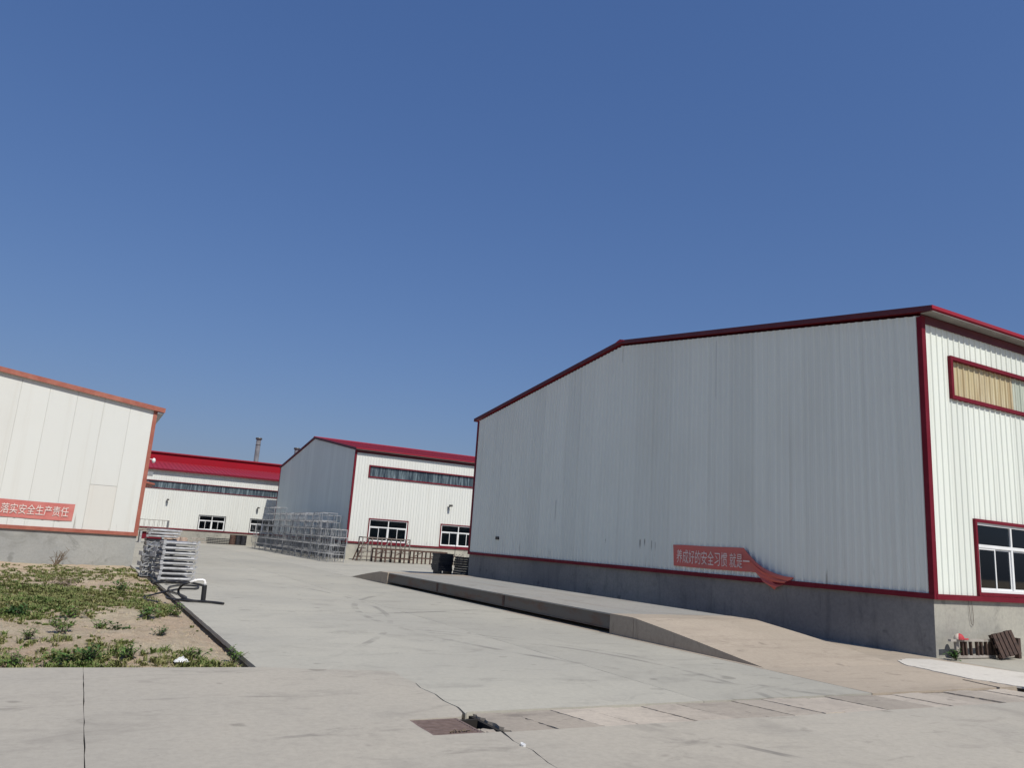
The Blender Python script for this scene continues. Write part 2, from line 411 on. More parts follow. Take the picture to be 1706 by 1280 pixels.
# dirt plot
def dz(x, y):
    v = Vector((x, y, 0))
    h = -.06 + .10*noise.noise(v*.45) + .055*noise.noise(v*1.3) + .03*noise.noise(v*3.7) + .018*abs(noise.noise(v*8)) + .012*noise.noise(v*17)
    h += .10*math.exp(-((y-12.9)/.8)**2)*math.exp(-((x-.9)/1.3)**2) + .07*math.exp(-((y-14.0)/.6)**2)*math.exp(-((x+1.0)/1.2)**2)
    e = min(1, max(0, (2.14-x)/.5)); e2 = min(1, max(0, (y-10.1)/.5))
    t = min(e, e2); h = h*t + (-.085+.02*noise.noise(v*3))*(1-t)
    if x > 2.03: h = h-.06*min(1, (x-2.03)/.1)
    return min(h, .10)
nx, ny = 190, 330
xs = [2.45-16*(i/nx)**1.9 for i in range(nx+1)]; yy = [9.95+23.2*(j/ny)**1.35 for j in range(ny+1)]
V = [(x, y, dz(x, y)) for y in yy for x in xs]
Fq = [(j*(nx+1)+i+1, j*(nx+1)+i, (j+1)*(nx+1)+i, (j+1)*(nx+1)+i+1) for j in range(ny) for i in range(nx)]
d = MB(); d.v = V; d.f = Fq
struct(d.build('dirt_plot', 'dirt', smooth=True))

# ------------------------------------------------------------------ buildings
WIDE = (.055, .022, .032)   # gable sheets: broad ribs
NARROW = (.026, .012, .024)
def rib_pts(a, b, pitch, off=0., prof=NARROW):
    """break points (u, depth) of the ribbed face between u=a and u=b"""
    if not pitch: return [(a, 0.), (b, 0.)]
    pts = []
    def h(u):
        t = (u-off+pitch/2) % pitch - pitch/2; t = abs(t)
        return 0. if t >= prof[0] else (prof[2] if t <= prof[1] else prof[2]*(prof[0]-t)/(prof[0]-prof[1]))
    us = {round(a, 5), round(b, 5)}
    k = math.floor((a-off)/pitch)-1
    while off+k*pitch < b+pitch:
        for e in (-prof[0], -prof[1], prof[1], prof[0]):
            u = off+k*pitch+e
            if a < u < b: us.add(round(u, 5))
        k += 1
    return [(u, h(u)) for u in sorted(us)]
PC = {}
def wall(bld, org, th, length, z0, ztop, mat, pw=.84, pitch=.21, opens=(), name='wall_panel', gap=.004, prof=NARROW):
    """vertical sheet panels; local u runs to the right seen from outside"""
    u = 0.; i = 0
    while u < length-1e-4:
        w_ = min(pw, length-u); a, b = 0., w_
        cuts = sorted({0., w_} | {round(q-u, 4) for o in opens for q in o[:2] if 0 < q-u < w_})
        segs = []
        for c0, c1 in zip(cuts, cuts[1:]):
            mid = u+(c0+c1)/2; zz = [(z0, None)]
            spans = []; lo = z0
            for o in sorted([o for o in opens if o[0] < mid < o[1]], key=lambda o: o[2]):
                spans.append((lo, o[2])); lo = o[3]
            spans.append((lo, None))
            segs.append((c0, c1, tuple(spans)))
        q_ = Vector((math.cos(th), math.sin(th), 0))*u + Vector(org)
        sl_ = tuple(round(ztop(u+q), 4) for q in (0, w_/2, w_))
        def zt(q): return ztop(u+q)
        for c0, c1, spans in segs:
            for lo, hi in spans:
                key = (c0, c1, lo, hi, sl_, mat, pitch, prof)
                if key not in PC:
                    mb = MB(); pts = rib_pts(c0+(gap if c0 == 0 else 0), c1, pitch, pitch/2 if pitch else 0, prof); n_ = len(pts); i0 = 0
                    for (q, dd) in pts: mb.v.append((q, -dd, lo))
                    for (q, dd) in pts: mb.v.append((q, -dd, hi if hi is not None else zt(q)))
                    mb.f += [(i0+k, i0+k+1, i0+n_+k+1, i0+n_+k) for k in range(n_-1)]
                    j0 = len(mb.v); (qa, _), (qb, _) = pts[0], pts[-1]
                    mb.v += [(qa, .05, lo), (qb, .05, lo), (qb, .05, hi if hi is not None else zt(qb)), (qa, .05, hi if hi is not None else zt(qa))]
                    mb.f += [(j0+1, j0, j0+3, j0+2), (i0, i0+n_, j0+3, j0), (i0+n_-1, j0+1, j0+2, i0+2*n_-1)]
                    mb.f.append(tuple([i0+k for k in range(n_)][::-1]+[j0, j0+1])); mb.f.append(tuple([i0+n_+k for k in range(n_)]+[j0+2, j0+3]))
                    PC[key] = mb.mesh(name, mat)
                put(name, PC[key], bld, q_, th)
        u += w_; i += 1
def frame_box(mb, u0_, u1_, z0, z1, t, d0, d1):
    mb.box(u0_, d0, z0, u0_+t, d1, z1); mb.box(u1_-t, d0, z0, u1_, d1, z1)
    mb.box(u0_+t, d0+.002, z0, u1_-t, d1, z0+t); mb.box(u0_+t, d0+.002, z1-t, u1_-t, d1, z1)
def window(bld, org, th, W, H, red='maroon', rt_=.07):
    """casing with white two-over-four sliding sashes; origin at its lower left corner"""
    mb = MB(); frame_box(mb, 0, W, 0, H, rt_, -.06, .06)
    wn_ = mb.build('window', red, bld, org); wn_.rotation_euler.z = th
    a, b = rt_+.002, W-rt_-.002; zb, zt = rt_+.002, H-rt_-.002; zm = zb+(zt-zb)*.66; t = .055; um = (a+b)/2
    fr = MB(); frame_box(fr, a, b, zb, zt, t, -.02, .05)
    fr.box(a+t, -.018, zm-.035, b-t, .048, zm+.035); fr.box(um-.035, -.016, zb+t, um+.035, .046, zm-.035); fr.box(um-.03, -.016, zm+.035, um+.03, .046, zt-t)
    q = fr.build('window_frame', 'frame_white', wn_)
    for k, (p0, p1) in enumerate(((a+t, um-.035), (um+.035, b-t))):
        MB().box(p0, .012, zm+.035, p1, .018, zt-t).build('pane', 'glass', wn_)
        pm = (p0+p1)/2
        for j, (s0, s1) in enumerate(((p0, pm+.02), (pm-.02, p1))):
            off = .022*((j+k) % 2)
            sm = MB(); frame_box(sm, s0+.001, s1-.001, zb+t+.001, zm-.036, .038, -.008+off, .012+off)
            sm.build('sash', 'frame_white', wn_)
            MB().box(s0+.039, off, zb+t+.039, s1-.039, .005+off, zm-.036-.038).build('pane', 'glass', wn_)
def strip(bld, org, th, W, H, mats, pw, red='maroon', rt_=.085, pitch=.21):
    mb = MB(); frame_box(mb, 0, W, 0, H, rt_, -.075, .06)
    sw = mb.build('strip_window', red, bld, org); sw.rotation_euler.z = th
    u = rt_; k = 0; cache = {}
    while u < W-rt_-1e-4:
        w_ = min(pw, W-rt_-u); key = (round(w_, 4), mats(k))
        if key not in cache:
            pts = rib_pts(.003, w_-.003, pitch, pitch/2 if w_ > pitch*.9 else 0); m2 = MB(); n_ = len(pts)
            m2.v = [(q, .03-dd, rt_) for q, dd in pts]+[(q, .03-dd, H-rt_) for q, dd in pts]+[(pts[0][0], .05, rt_), (pts[-1][0], .05, rt_), (pts[-1][0], .05, H-rt_), (pts[0][0], .05, H-rt_)]
            m2.f = [(i, i+1, n_+i+1, n_+i) for i in range(n_-1)]+[(2*n_+1, 2*n_, 2*n_+3, 2*n_+2), (0, n_, 2*n_+3, 2*n_), (n_-1, 2*n_+1, 2*n_+2, 2*n_-1)]
            cache[key] = m2.mesh('light_sheet', mats(k))
        put('light_sheet', cache[key], sw, (u, 0, 0)); u += w_; k += 1
def roof_sheet(mb, x0, x1, ya, za, yb, zb, pitch=.42, t=.05):
    """ribbed sheet sloping from (ya,za) to (yb,zb), ribs run up the slope"""
    pts = []
    x = x0; pts.append((x, 0))
    while x+pitch < x1:
        c = x+pitch/2
        pts += [(c-.05, 0), (c-.03, .04), (c+.03, .04), (c+.05, 0)]; x += pitch
    pts.append((x1, 0)); n_ = len(pts); i = len(mb.v)
    mb.v += [(q, ya, za+h) for q, h in pts]+[(q, yb, zb+h) for q, h in pts]
    mb.f += [(i+k, i+k+1, i+n_+k+1, i+n_+k) for k in range(n_-1)]
    j = len(mb.v); mb.v += [(x0, ya, za-t), (x1, ya, za-t), (x1, yb, zb-t), (x0, yb, zb-t)]
    mb.f += [(j, j+3, j+2, j+1), (j, j+1, i+n_-1, i), (i, i+n_, j+3, j), (i+n_-1, j+1, j+2, i+2*n_-1), (j+2, j+3, i+n_, i+2*n_-1)]

def hall(bld, X, Y, W, L, zt, ze, zr, mg, ms, plg, pls, trim, side_opens, rail=.035, oh=.33):
    """shed with a gable on the -X face and a long side on the -Y face"""
    sl = (zr-ze)/(W/2)
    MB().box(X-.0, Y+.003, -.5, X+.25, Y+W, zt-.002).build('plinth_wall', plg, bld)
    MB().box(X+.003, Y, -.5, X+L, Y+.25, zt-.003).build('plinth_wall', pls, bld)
    gz = lambda u: zr - sl*abs(u-W/2)
    wall(bld, (X-.015, Y+W, 0), -math.pi/2, W, zt, gz, mg, prof=WIDE)
    wall(bld, (X, Y-.015, 0), 0, L, zt, lambda u: ze, ms, opens=side_opens)
    # far sides, floor
    MB().box(X+.1, Y+W-.25, -.5, X+L, Y+W-.003, ze).build('rear_wall', mg, bld)
    MB().sweep([(Y+.06, 0), (Y+W-.06, 0), (Y+W-.06, ze), (Y+W/2, zr), (Y+.06, ze)], 'X', X+L-.2, X+L).build('rear_wall', mg, bld)
    MB().box(X+.26, Y+.26, -.4, X+L-.3, Y+W-.3, .01).build('floor', 'interior', bld)
    # trims
    b = MB()
    b.box(X-.06, Y-.062, zt, X+.075, Y-.03-.008, ze-.02); b.box(X-.062, Y-.06, zt+.001, X-.037, Y+.055, ze-.02)
    b.build('corner_trim', trim, bld)
    MB().box(X-.06, Y+W-.12, zt, X-.037, Y+W+.06, ze-.02).build('corner_trim', trim, bld)
    yq = Y-.07; kq = 0
    while yq < Y+W+.04:   # lapped lengths of flashing
        y2 = min(yq+2.9, Y+W+.05); o_ = .003*(kq % 2); MB().box(X-.075-o_, yq, zt-.075-o_, X-.0, y2-.0015, zt+.035+o_).build('base_trim', trim, bld); yq = y2; kq += 1
    MB().box(X+.002, Y-.078, zt-.077, X+L, Y-.0, zt+.033).build('base_trim', trim, bld)
    # roof
    for s in (0, 1):
        mb = MB()
        ya = Y-oh if s == 0 else Y+W+oh; za = ze+.09-sl*oh
        if s == 0: roof_sheet(mb, X-.10, X+L+.1, ya, za+.05, Y+W/2, zr+.14)
        else: roof_sheet(mb, X-.10, X+L+.1, Y+W/2, zr+.14, ya, za+.05)
        rf = mb.build('roof', 'roof_red', bld)
        f_ = MB()
        yb = Y+W/2
        for xo in (X-.125,):
            i = len(f_.v)
            a0, a1 = (ya, za), (yb, zr+.09)
            for dx in (0, .045):
                f_.v += [(xo+dx, a0[0], a0[1]-rail+.02), (xo+dx, a1[0], a1[1]-rail+.02), (xo+dx, a1[0], a1[1]+.105), (xo+dx, a0[0], a0[1]+.105)]
            f_.f += [tuple(i+k for k in q) for q in ((0, 1, 2, 3), (7, 6, 5, 4), (0, 4, 5, 1), (3, 2, 6, 7), (0, 3, 7, 4), (1, 5, 6, 2))]
        f_.build('rake_trim', 'maroon_shaded', rf)
        e = MB()
        if s == 0:
            e.box(X-.12, ya-.03, za+.03, X+L, ya-.003, za+.105).build('eave_trim', 'roof_red', rf)
            sf = MB(); sf.sweep([(ya, za-.008), (Y-.06, ze+.075-.03), (Y-.06, ze+.06-.03), (ya, za-.02)], 'X', X-.07, X+L); sf.build('soffit', 'soffit_grey', rf)
            MB().box(X-.05, Y-.055, ze-.17, X+L, Y-.03-.006, ze+.02).build('wall_head_trim', 'maroon_shaded', bld)
        else:
            e.box(X-.12, ya+.003, za-.03, X+L, ya+.03, za+.11).build('eave_trim', 'roof_red', rf)
    MB().sweep([(Y+W/2-.25, zr+.12), (Y+W/2+.25, zr+.12), (Y+W/2+.2, zr+.17), (Y+W/2, zr+.225), (Y+W/2-.2, zr+.17)], 'X', X-.14, X+L).build('ridge_cap', 'roof_red', bld)

# --- near right hall
B1 = thing('factory_hall', 'large white ribbed steel hall with dark red trim, nearest on the right', 'factory hall', group='factory halls')
X1, Y1, W1 = 15.45, 9.84, 21.63
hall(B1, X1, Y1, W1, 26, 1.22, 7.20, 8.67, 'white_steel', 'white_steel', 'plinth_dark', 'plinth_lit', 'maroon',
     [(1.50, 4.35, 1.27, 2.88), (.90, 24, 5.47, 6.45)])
window(B1, (X1+1.50, Y1-.015, 1.26), 0, 2.85, 1.63)
strip(B1, (X1+.90, Y1-.015, 5.47), 0, 23.1, .98, lambda k: 'sheet_yellow' if k < 12 else 'sheet_green', .21)
MB().box(X1-.07, 28.72, 1.86, X1+.02, 28.97, 1.98).build('vent_hole', 'black_steel', B1)  # small square vent hole, drawn as a black box
wr = MB()
wr.tube([(16.62, Y1-.02, 1.15), (16.63, Y1-.03, .9), (16.66, Y1-.03, .68), (16.72, Y1-.03, .64), (16.75, Y1-.03, .70), (16.74, Y1-.03, .95), (16.73, Y1-.02, 1.15)], .006, 5)
wr.build('loose_wire', 'grey_steel', B1)

# --- middle hall
B2 = thing('factory_hall', 'white hall with grey shaded gable behind the wire-frame racks', 'factory hall', group='factory halls')
X2, Y2, W2 = 16.10, 52.02, 23.24
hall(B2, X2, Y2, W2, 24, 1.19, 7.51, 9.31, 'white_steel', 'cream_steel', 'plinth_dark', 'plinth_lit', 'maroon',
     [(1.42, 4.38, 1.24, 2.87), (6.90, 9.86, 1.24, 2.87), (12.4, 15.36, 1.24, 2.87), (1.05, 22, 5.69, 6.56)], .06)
for u in (1.42, 6.90, 12.4): window(B2, (X2+u, Y2-.015, 1.235), 0, 2.96, 1.64)
strip(B2, (X2+1.05, Y2-.015, 5.69), 0, 20.95, .87, lambda k: 'sheet_blue', .42)

# --- far hall
B3 = thing('factory_hall', 'long low white hall with bright red raised roof at the far end of the yard', 'factory hall', group='factory halls')
X3, Y3, L3 = -8, 78.26, 50
MB().box(X3, Y3, -.5, X3+L3, Y3+.3, 1.12).build('plinth_wall', 'plinth_lit', B3)
op3 = [(9.68-X3, 12.15-X3, 1.15, 2.56), (14.38-X3, 16.8-X3, 1.15, 2.56), (2, L3-2, 4.72, 5.42)]
wall(B3, (X3, Y3-.015, 0), 0, L3, 1.14, lambda u: 6.42, 'cream_steel', opens=op3)
for a in (9.68, 14.38): window(B3, (a, Y3-.015, 1.145), 0, 2.44, 1.42, 'dark_frame', .05)
strip(B3, (X3+2, Y3-.015, 4.70), 0, L3-4, .74, lambda k: 'sheet_blue', .84, rt_=.06)
MB().box(X3, Y3-.07, 1.06, X3+L3, Y3-.0, 1.17).build('base_trim', 'maroon', B3)
mb = MB(); roof_sheet(mb, X3, X3+L3, Y3-.35, 6.47, Y3+9.4, 7.93, .42); rf = mb.build('roof', 'roof_red', B3)
MB().box(X3, Y3-.39, 6.36, X3+L3, Y3-.353, 6.53).build('gutter', 'maroon', rf)
mb = MB(); roof_sheet(mb, X3, X3+L3, Y3+9.4, 7.93, Y3+19, 6.45, 1.0); mb.build('roof', 'roof_red', B3)
mo = MB().box(X3, Y3+8.6, 7.6, X3+L3, Y3+10.6, 8.66).build('roof_monitor', 'bright_red', B3)
MB().sweep([(Y3+8.42, 8.68), (Y3+10.8, 8.68), (Y3+10.8, 8.78), (Y3+9.6, 8.90), (Y3+8.42, 8.78)], 'X', X3-.2, X3+L3+.2).build('monitor_roof', 'roof_red', mo)
for bb in ((X3, Y3+18, -.5, X3+L3, Y3+18.3, 6.5), (X3, Y3+.3, -.5, X3+.3, Y3+18, 6.4), (X3+L3-.3, Y3+.3, -.5, X3+L3, Y3+18, 6.4)): MB().box(*bb).build('rear_wall', 'cream_steel', B3)
for (x, top, lab) in ((16.68, 11.95, 'tall steel chimney pipe above the red roof of the far hall'), (21.2, 11.3, 'short steel chimney pipe showing just behind the grey gable')):
    c = thing('chimney', lab, 'chimney', (x, 92, 6.5))
    MB().tube([(0, 0, 0), (0, 0, top-6.5)], .27, 14).build('pipe', 'chimney_steel', c, smooth=False)
    MB().tube([(0, 0, top-6.62), (0, 0, top-6.5), (0, 0, top-6.42)], [.36, .38, .34], 14).build('rain_cap', 'dark_frame', c)
    MB().tube([(0, 0, top-7.3), (0, 0, top-7.22)], .285, 14).build('band', 'dark_frame', c)

# --- left hall
B4 = thing('factory_hall', 'cream flat-panelled hall with faded orange-red trim at the left edge', 'factory hall', group='factory halls')
X4, Y4 = 1.95, 32.72
LW = 26.0; sl4 = .133
z4 = lambda x: 5.93+sl4*(X4-x) if x > X4-LW/2 else 5.93+sl4*(x-(X4-LW))
MB().box(X4-LW, Y4, -.5, X4, Y4+.25, 1.17).build('plinth_wall', 'plinth_pale', B4)
MB().box(X4-.25, Y4+.25, -.5, X4-.002, Y4+30, 1.168).build('plinth_wall', 'plinth_pale', B4)
pw4 = .915
def flat_panel(u0_, w_, z0, z1a, z1b, mat='cream_steel', name='wall_panel', y=0.):
    mb = MB(); g_ = .006
    a, b = u0_+g_, u0_+w_-g_
    mb.v = [(a, -.012, z0), (b, -.012, z0), (b, -.012, z1b), (a, -.012, z1a), (u0_, .004, z0), (u0_+w_, .004, z0), (u0_+w_, .004, z1b), (u0_, .004, z1a), (u0_, .05, z0), (u0_+w_, .05, z0), (u0_+w_, .05, z1b), (u0_, .05, z1a)]
    mb.f = [(0, 1, 2, 3), (4, 0, 3, 7), (1, 5, 6, 2), (8, 4, 7, 11), (5, 9, 10, 6), (9, 8, 11, 10), (0, 4, 5, 1), (4, 8, 9, 5), (3, 2, 6, 7), (7, 6, 10, 11)]
    return mb.build(name, mat, B4, (0, Y4-.015-y, 0))
x = X4-.03
k = 0
while x > X4-LW+.1:
    x0 = x-pw4
    if k == 1:
        flat_panel(x0, pw4, 2.86, z4(x0)-.02, z4(x)-.02)
        p_ = flat_panel(x0, pw4, 1.19, 2.85, 2.85, 'patch_steel', y=.004); p_['label'] = 'yellowed replacement panel with rusty edges'
    else: flat_panel(x0, pw4, 1.18, z4(x0)-.02, z4(x)-.02)
    x = x0; k += 1
MB().box(X4-.03, Y4-.045, 1.17, X4+.02, Y4+.2, 5.95).box(X4-.12, Y4-.047, 1.172, X4-.031, Y4-.028, 5.95).build('corner_trim', 'faded_red', B4)
MB().box(X4-LW, Y4-.075, 1.07, X4+.03, Y4-.0, 1.20).build('base_trim', 'faded_red', B4)
MB().box(X4-.1, Y4+.2, 1.168, X4-.003, Y4+30, 5.9).build('side_wall', 'cream_steel', B4)
for bb in ((X4-LW, Y4+29.7, -.5, X4-.1, Y4+30, 5.9), (X4-LW, Y4+.26, -.5, X4-LW+.2, Y4+29.7, 5.9)): MB().box(*bb).build('rear_wall', 'cream_steel', B4)
rp = MB(); rp.sweep([(X4-LW/2, z4(X4-LW/2)+.05), (X4+.26, 5.93-sl4*.26+.05), (X4+.26, 5.93-sl4*.26+.11), (X4-LW/2, z4(X4-LW/2)+.11)], 'Y', Y4-.12, Y4+30); rr = rp.build('roof', 'faded_red', B4)
rp = MB(); rp.sweep([(X4-LW/2, z4(X4-LW/2)+.05), (X4-LW/2, z4(X4-LW/2)+.11), (X4-LW-.26, 5.93-sl4*.26+.11), (X4-LW-.26, 5.93-sl4*.26+.05)], 'Y', Y4-.12, Y4+30); rp.build('roof', 'faded_red', B4)
rp = MB(); zz = lambda x: z4(x) if x < X4 else 5.93-sl4*(x-X4)
for xa, xb in [(X4+.28-3.0*i, max(X4+.28-3.0*(i+1)+.004, X4-LW/2)) for i in range(5)]:
    if xa < X4-LW/2: break
    rp.sweep([(xb, zz(xb)-.045), (xa, zz(xa)-.045), (xa, zz(xa)+.135), (xb, zz(xb)+.135)], 'Y', Y4-.16, Y4-.122)
rp.build('rake_trim', 'faded_red', rr)
MB().box(X4+.02, Y4-.12, 5.80, X4+.24, Y4+29, 5.86).build('soffit', 'galvanised', rr)
# canopy over a door on the yard side, seen edge on
MB().sweep([(X4, 3.33), (X4+.0, 3.24), (X4+.55, 3.17), (X4+.55, 3.23)], 'Y', Y4+3, Y4+6).build('door_canopy', 'faded_red', B4)
fl = thing('floodlight', 'small grey floodlight above the orange canopy on the left hall', 'floodlight', (X4, Y4+3.3, 3.62))
MB().bar((0, 0, 0), (.25, 0, 0), .03).build('arm', 'dark_frame', fl)
MB().prism([(.18, -.14), (.42, -.14), (.42, .1), (.18, .1)], -.08, .10).build('lamp_head', 'galvanised', fl)
wl_ = thing('wall_lamp', 'white globe lamp on a short arm high beside the left hall', 'wall lamp', (X4, Y4+4, 4.25))
MB().bar((0, 0, .05), (.35, 0, .05), .025).build('arm', 'frame_white', wl_)
MB().tube([(.42, 0, -.10), (.42, 0, -.07), (.42, 0, 0), (.42, 0, .07), (.42, 0, .11)], [.03, .06, .08, .065, .02], 10).build('globe', 'frame_white', wl_, smooth=True)
def street_arm(name, label, loc, flip=1):
    t = thing(name, label, 'wall lamp', loc)
    MB().bar((0, 0, 0), (.06, -.2, .14), .05).build('arm', 'dark_frame', t)
    MB().prism([(0, -.42), (.16, -.42), (.16, -.19), (-.04, -.19)], .10, .24).build('lamp_head', 'dark_frame', t)
    MB().box(-.07, -.05, -.12, .07, 0, .12).build('bracket', 'galvanised', t)
street_arm('wall_lamp', 'small dark wall lamp on the far hall left of its window', (6.7, Y3-.04, 3.55))
street_arm('wall_lamp', 'small dark wall lamp on the middle hall above its right-hand window', (23.5, Y2-.04, 4.05))
street_arm('wall_lamp', 'small lamp on the far hall just above the wire-frame racks', (14.9, Y3-.04, 3.45))

# ------------------------------------------------------------------ banners
def text_mesh(body):
    c = bpy.data.curves.new('lettering', 'FONT'); c.body = body; c.size = 1; c.resolution_u = 3
    c.offset = .0
    o = bpy.data.objects.new('lettering_src', c); col.objects.link(o)
    dg = bpy.context.evaluated_depsgraph_get(); dg.update()
    me = bpy.data.meshes.new_from_object(o.evaluated_get(dg))
    bpy.data.objects.remove(o)
    return me
def lettering(body, parent, fn, width, height, mat):
    me = text_mesh(body); vs_ = [v.co for v in me.vertices]
    a, b = min(v.x for v in vs_), max(v.x for v in vs_); c0, c1 = min(v.y for v in vs_), max(v.y for v in vs_)
    for v in me.vertices: v.co = fn((v.co.x-a)/(b-a)*width, (v.co.y-c0)/(c1-c0)*height)
    me.materials.clear(); me.materials.append(MAT[mat]); me.name = 'lettering'
    return put('lettering', me, parent)
# right banner: flat part along the gable, right end torn loose and folded down
bx = X1-.015-.042
def ban_pt(s, t):
    """s 0..1 along the banner, t 0 top .. 1 bottom"""
    if s < .62:
        q = s/.62; yt, zt_ = 17.76-2.80*q, 1.99+.004*math.sin(q*9); yb, zb_ = 17.72-3.17*q, 1.39-.012*math.sin(q*3)
        dx = .004*math.sin(q*40+t*3)
        return (bx+dx, yt+(yb-yt)*t, zt_+(zb_-zt_)*t)
    q = (s-.62)/.38
    e = q**.85
    yt, zt_ = 14.96-1.64*q, 1.99-.66*(1-(1-q)**2)
    yb, zb_ = 14.55-.59*e, 1.385-.385*q**.9
    dx = -.10*math.sin(math.pi*min(1, q*1.0))*(.4+.6*math.sin(t*9+q*4)**2) - .05*q*math.sin(t*14+q*3)
    return (bx-.012+dx*.8, yt+(yb-yt)*t, zt_+(zb_-zt_)*t)
ns, nt = 110, 24
mb = MB(); mb.v = [ban_pt(i/ns, j/nt) for i in range(ns+1) for j in range(nt+1)]
mb.f = [(i*(nt+1)+j, i*(nt+1)+j+1, (i+1)*(nt+1)+j+1, (i+1)*(nt+1)+j) for i in range(ns) for j in range(nt)]
B = tag(put('banner', None, None, (0, 0, 0)), 'red cloth slogan banner with torn end drooping, on the shaded gable', 'banner')
MBo = mb.build('cloth', 'banner_red', B, smooth=True)
fold = MB(); nf = 30
for i in range(nf+1):
    q = i/nf; s = .62+.38*q
    p = Vector(ban_pt(s, .0)); p2 = Vector(ban_pt(s, .16+.1*q))
    fold.v += [tuple(p+Vector((-.03, 0, .012))), tuple(p.lerp(p2, .45)+Vector((-.085*math.sin(math.pi*q)-.02, .0, -.02))), tuple(p2+Vector((-.045*math.sin(math.pi*q)-.03, 0, -.0)))]
fold.f = [(3*i+j, 3*i+j+1, 3*i+j+4, 3*i+j+3) for i in range(nf) for j in range(2)]
fold.build('folded_edge', 'banner_red', B, smooth=True)
lettering('养成好的安全习惯 就是一', B, lambda u, v: (bx-.014 if u < 2.5 else bx-.05, 17.58-u, 1.485+v-.010*u), 2.86, .385, 'lettering')
# left banner
by = Y4-.015-.03
def b2(s, t):
    x = -5.2+(5.2-.26)*s; f = 0
    for c in (-2.0, -1.13, -.62, -3.1, -4.0): f += .014*math.exp(-((x-c+.06*t)/.035)**2)
    return (x-.02*t*s, by-.006-f-.004*math.sin(x*7), 2.085+.012*math.sin(x*1.7)-.615*t)
mb = MB(); ns, nt = 260, 6
mb.v = [b2(i/ns, j/nt) for i in range(ns+1) for j in range(nt+1)]
mb.f = [(i*(nt+1)+j, i*(nt+1)+j+1, (i+1)*(nt+1)+j+1, (i+1)*(nt+1)+j) for i in range(ns) for j in range(nt)]
L = tag(put('banner', None, None, (0, 0, 0)), 'faded red slogan banner low on the cream left hall', 'banner')
mb.build('cloth', 'banner_red_faded', L, smooth=True)
lettering('落实安全生产责任', L, lambda u, v: (-2.53+u, b2(((-2.53+u)+5.2)/4.94, .5)[1]-.024, 1.60+v), 2.10, .36, 'lettering_pale')

# ------------------------------------------------------------------ weighbridge
WX0, WX1, WY0, WY1, WZ = 9.96, 13.30, 13.38, 26.7, .40
wb = thing('weighbridge', 'long steel truck scale platform between the yard road and the big hall', 'weighbridge')
cutsY = [WY0, 18.1, 22.4, WY1]
for a, b in zip(cutsY, cutsY[1:]):
    dk = MB().box(WX0, a+.008, WZ-.03, WX1, b-.008, WZ).build('deck_plate', 'deck_steel', wb)
    MB().box(WX0+.02, a+.012, .10, WX0+.06, b-.012, WZ-.031).box(WX0+.0, a+.014, .085, WX0+.12, b-.014, .10).build('side_beam', 'beam_steel', wb)
    MB().box(WX1-.08, a+.012, .10, WX1-.04, b-.012, WZ-.031).build('side_beam', 'beam_steel', wb)
for y in cutsY[1:-1]:
    MB().box(WX0+.005, y-.05, .09, WX0+.018, y+.05, WZ-.035).build('joint_plate', 'rusty_steel', wb)
for y in (WY0+.5, 18.1, 22.4, WY1-.5):
    for x_ in (WX0+.5, WX1-.5): MB().box(x_-.1, y-.1, .0, x_+.1, y+.1, WZ-.04).build('load_foot', 'black_steel', wb)
def ramp(label, prof):
    o = MB(); nn = len(prof)
    r_ = thing('concrete_ramp', label, 'ramp')
    blk = MB(); blk.sweep([(prof[0][0], -.1), (prof[0][0], prof[0][1]), (prof[1][0], prof[1][1]), (prof[1][0], -.1)], 'X', WX0-.04, WX1+.02); blk.build('end_block', 'ramp_concrete', r_)
    s_ = MB(); pr = [(y, z) for y, z in prof[1:]]
    g_ = .012 if prof[-1][0] < prof[0][0] else -.012
    s_.sweep([(pr[0][0]-g_, -.1), (pr[0][0]-g_, pr[0][1])]+pr[1:]+[(pr[-1][0], -.1)], 'X', WX0-.04, WX1+.02); s_.build('slope', 'ramp_concrete', r_)
def rp_prof(y0, d):
    out = [(y0, WZ+.004), (y0+d*.78, WZ+.004)]
    for q in range(1, 13):
        t = q/12; out.append((y0+d*(.78+3.4*t), (WZ+.004)*(1-t)**1.15*(1-.0*t)+(.03*math.sin(math.pi*t))*1.0 - (.003 if t == 1 else 0)))
    return out
ramp('sloping beige concrete ramp at the near end of the weighbridge', rp_prof(WY0-.02, -1))
ramp('short concrete ramp at the far end of the weighbridge', rp_prof(WY1+.02, 1))
# pale apron in front of the big hall
ap = [(13.8, 9.55), (13.44, 9.16), (13.26, 8.43), (13.14, 7.88), (13.3, 7.1), (13.36, 4.5), (15.5, 4.5), (15.3, 8.05), (15.1, 8.88), (14.95, 9.67), (14.35, 9.76)]
struct(MB().prism(rough(ap, .10, .035), -.02, .012).build('apron', 'apron_concrete'))

# ------------------------------------------------------------------ frame, cap, pallet, weed beside the big hall
fr = thing('wooden_ladder', 'short grey wooden ladder lying on edge against the big hall plinth', 'ladder', (15.74, 9.62, 0))
MB().bar((-.18, 0, .37), (2.32, .04, .36), .06, .045).build('top_rail', 'grey_wood', fr)
MB().bar((.05, .03, .045), (2.28, .05, .045), .05, .05).build('bottom_rail', 'grey_wood', fr)
for x_, wd, mt in ((.12, .10, 'grey_wood'), (.30, .045, 'old_wood'), (.42, .05, 'old_wood'), (.60, .04, 'old_wood'), (.82, .05, 'old_wood'), (.97, .05, 'old_wood'), (1.14, .05, 'old_wood'), (1.32, .10, 'old_wood'), (1.5, .08, 'old_wood'), (1.75, .07, 'old_wood')):
    MB().bar((x_, .035+.01*(x_ % .2), .07), (x_-.03, .03, .348), .05, wd).build('slat', mt, fr)
MB().box(2.16, -.06, .005, 2.26, .06, .42).build('end_post', 'old_wood', fr)
pl = thing('wooden_pallet', 'dark brown wooden pallet leaning beside the ladder', 'pallet', (16.98, 9.40, 0))
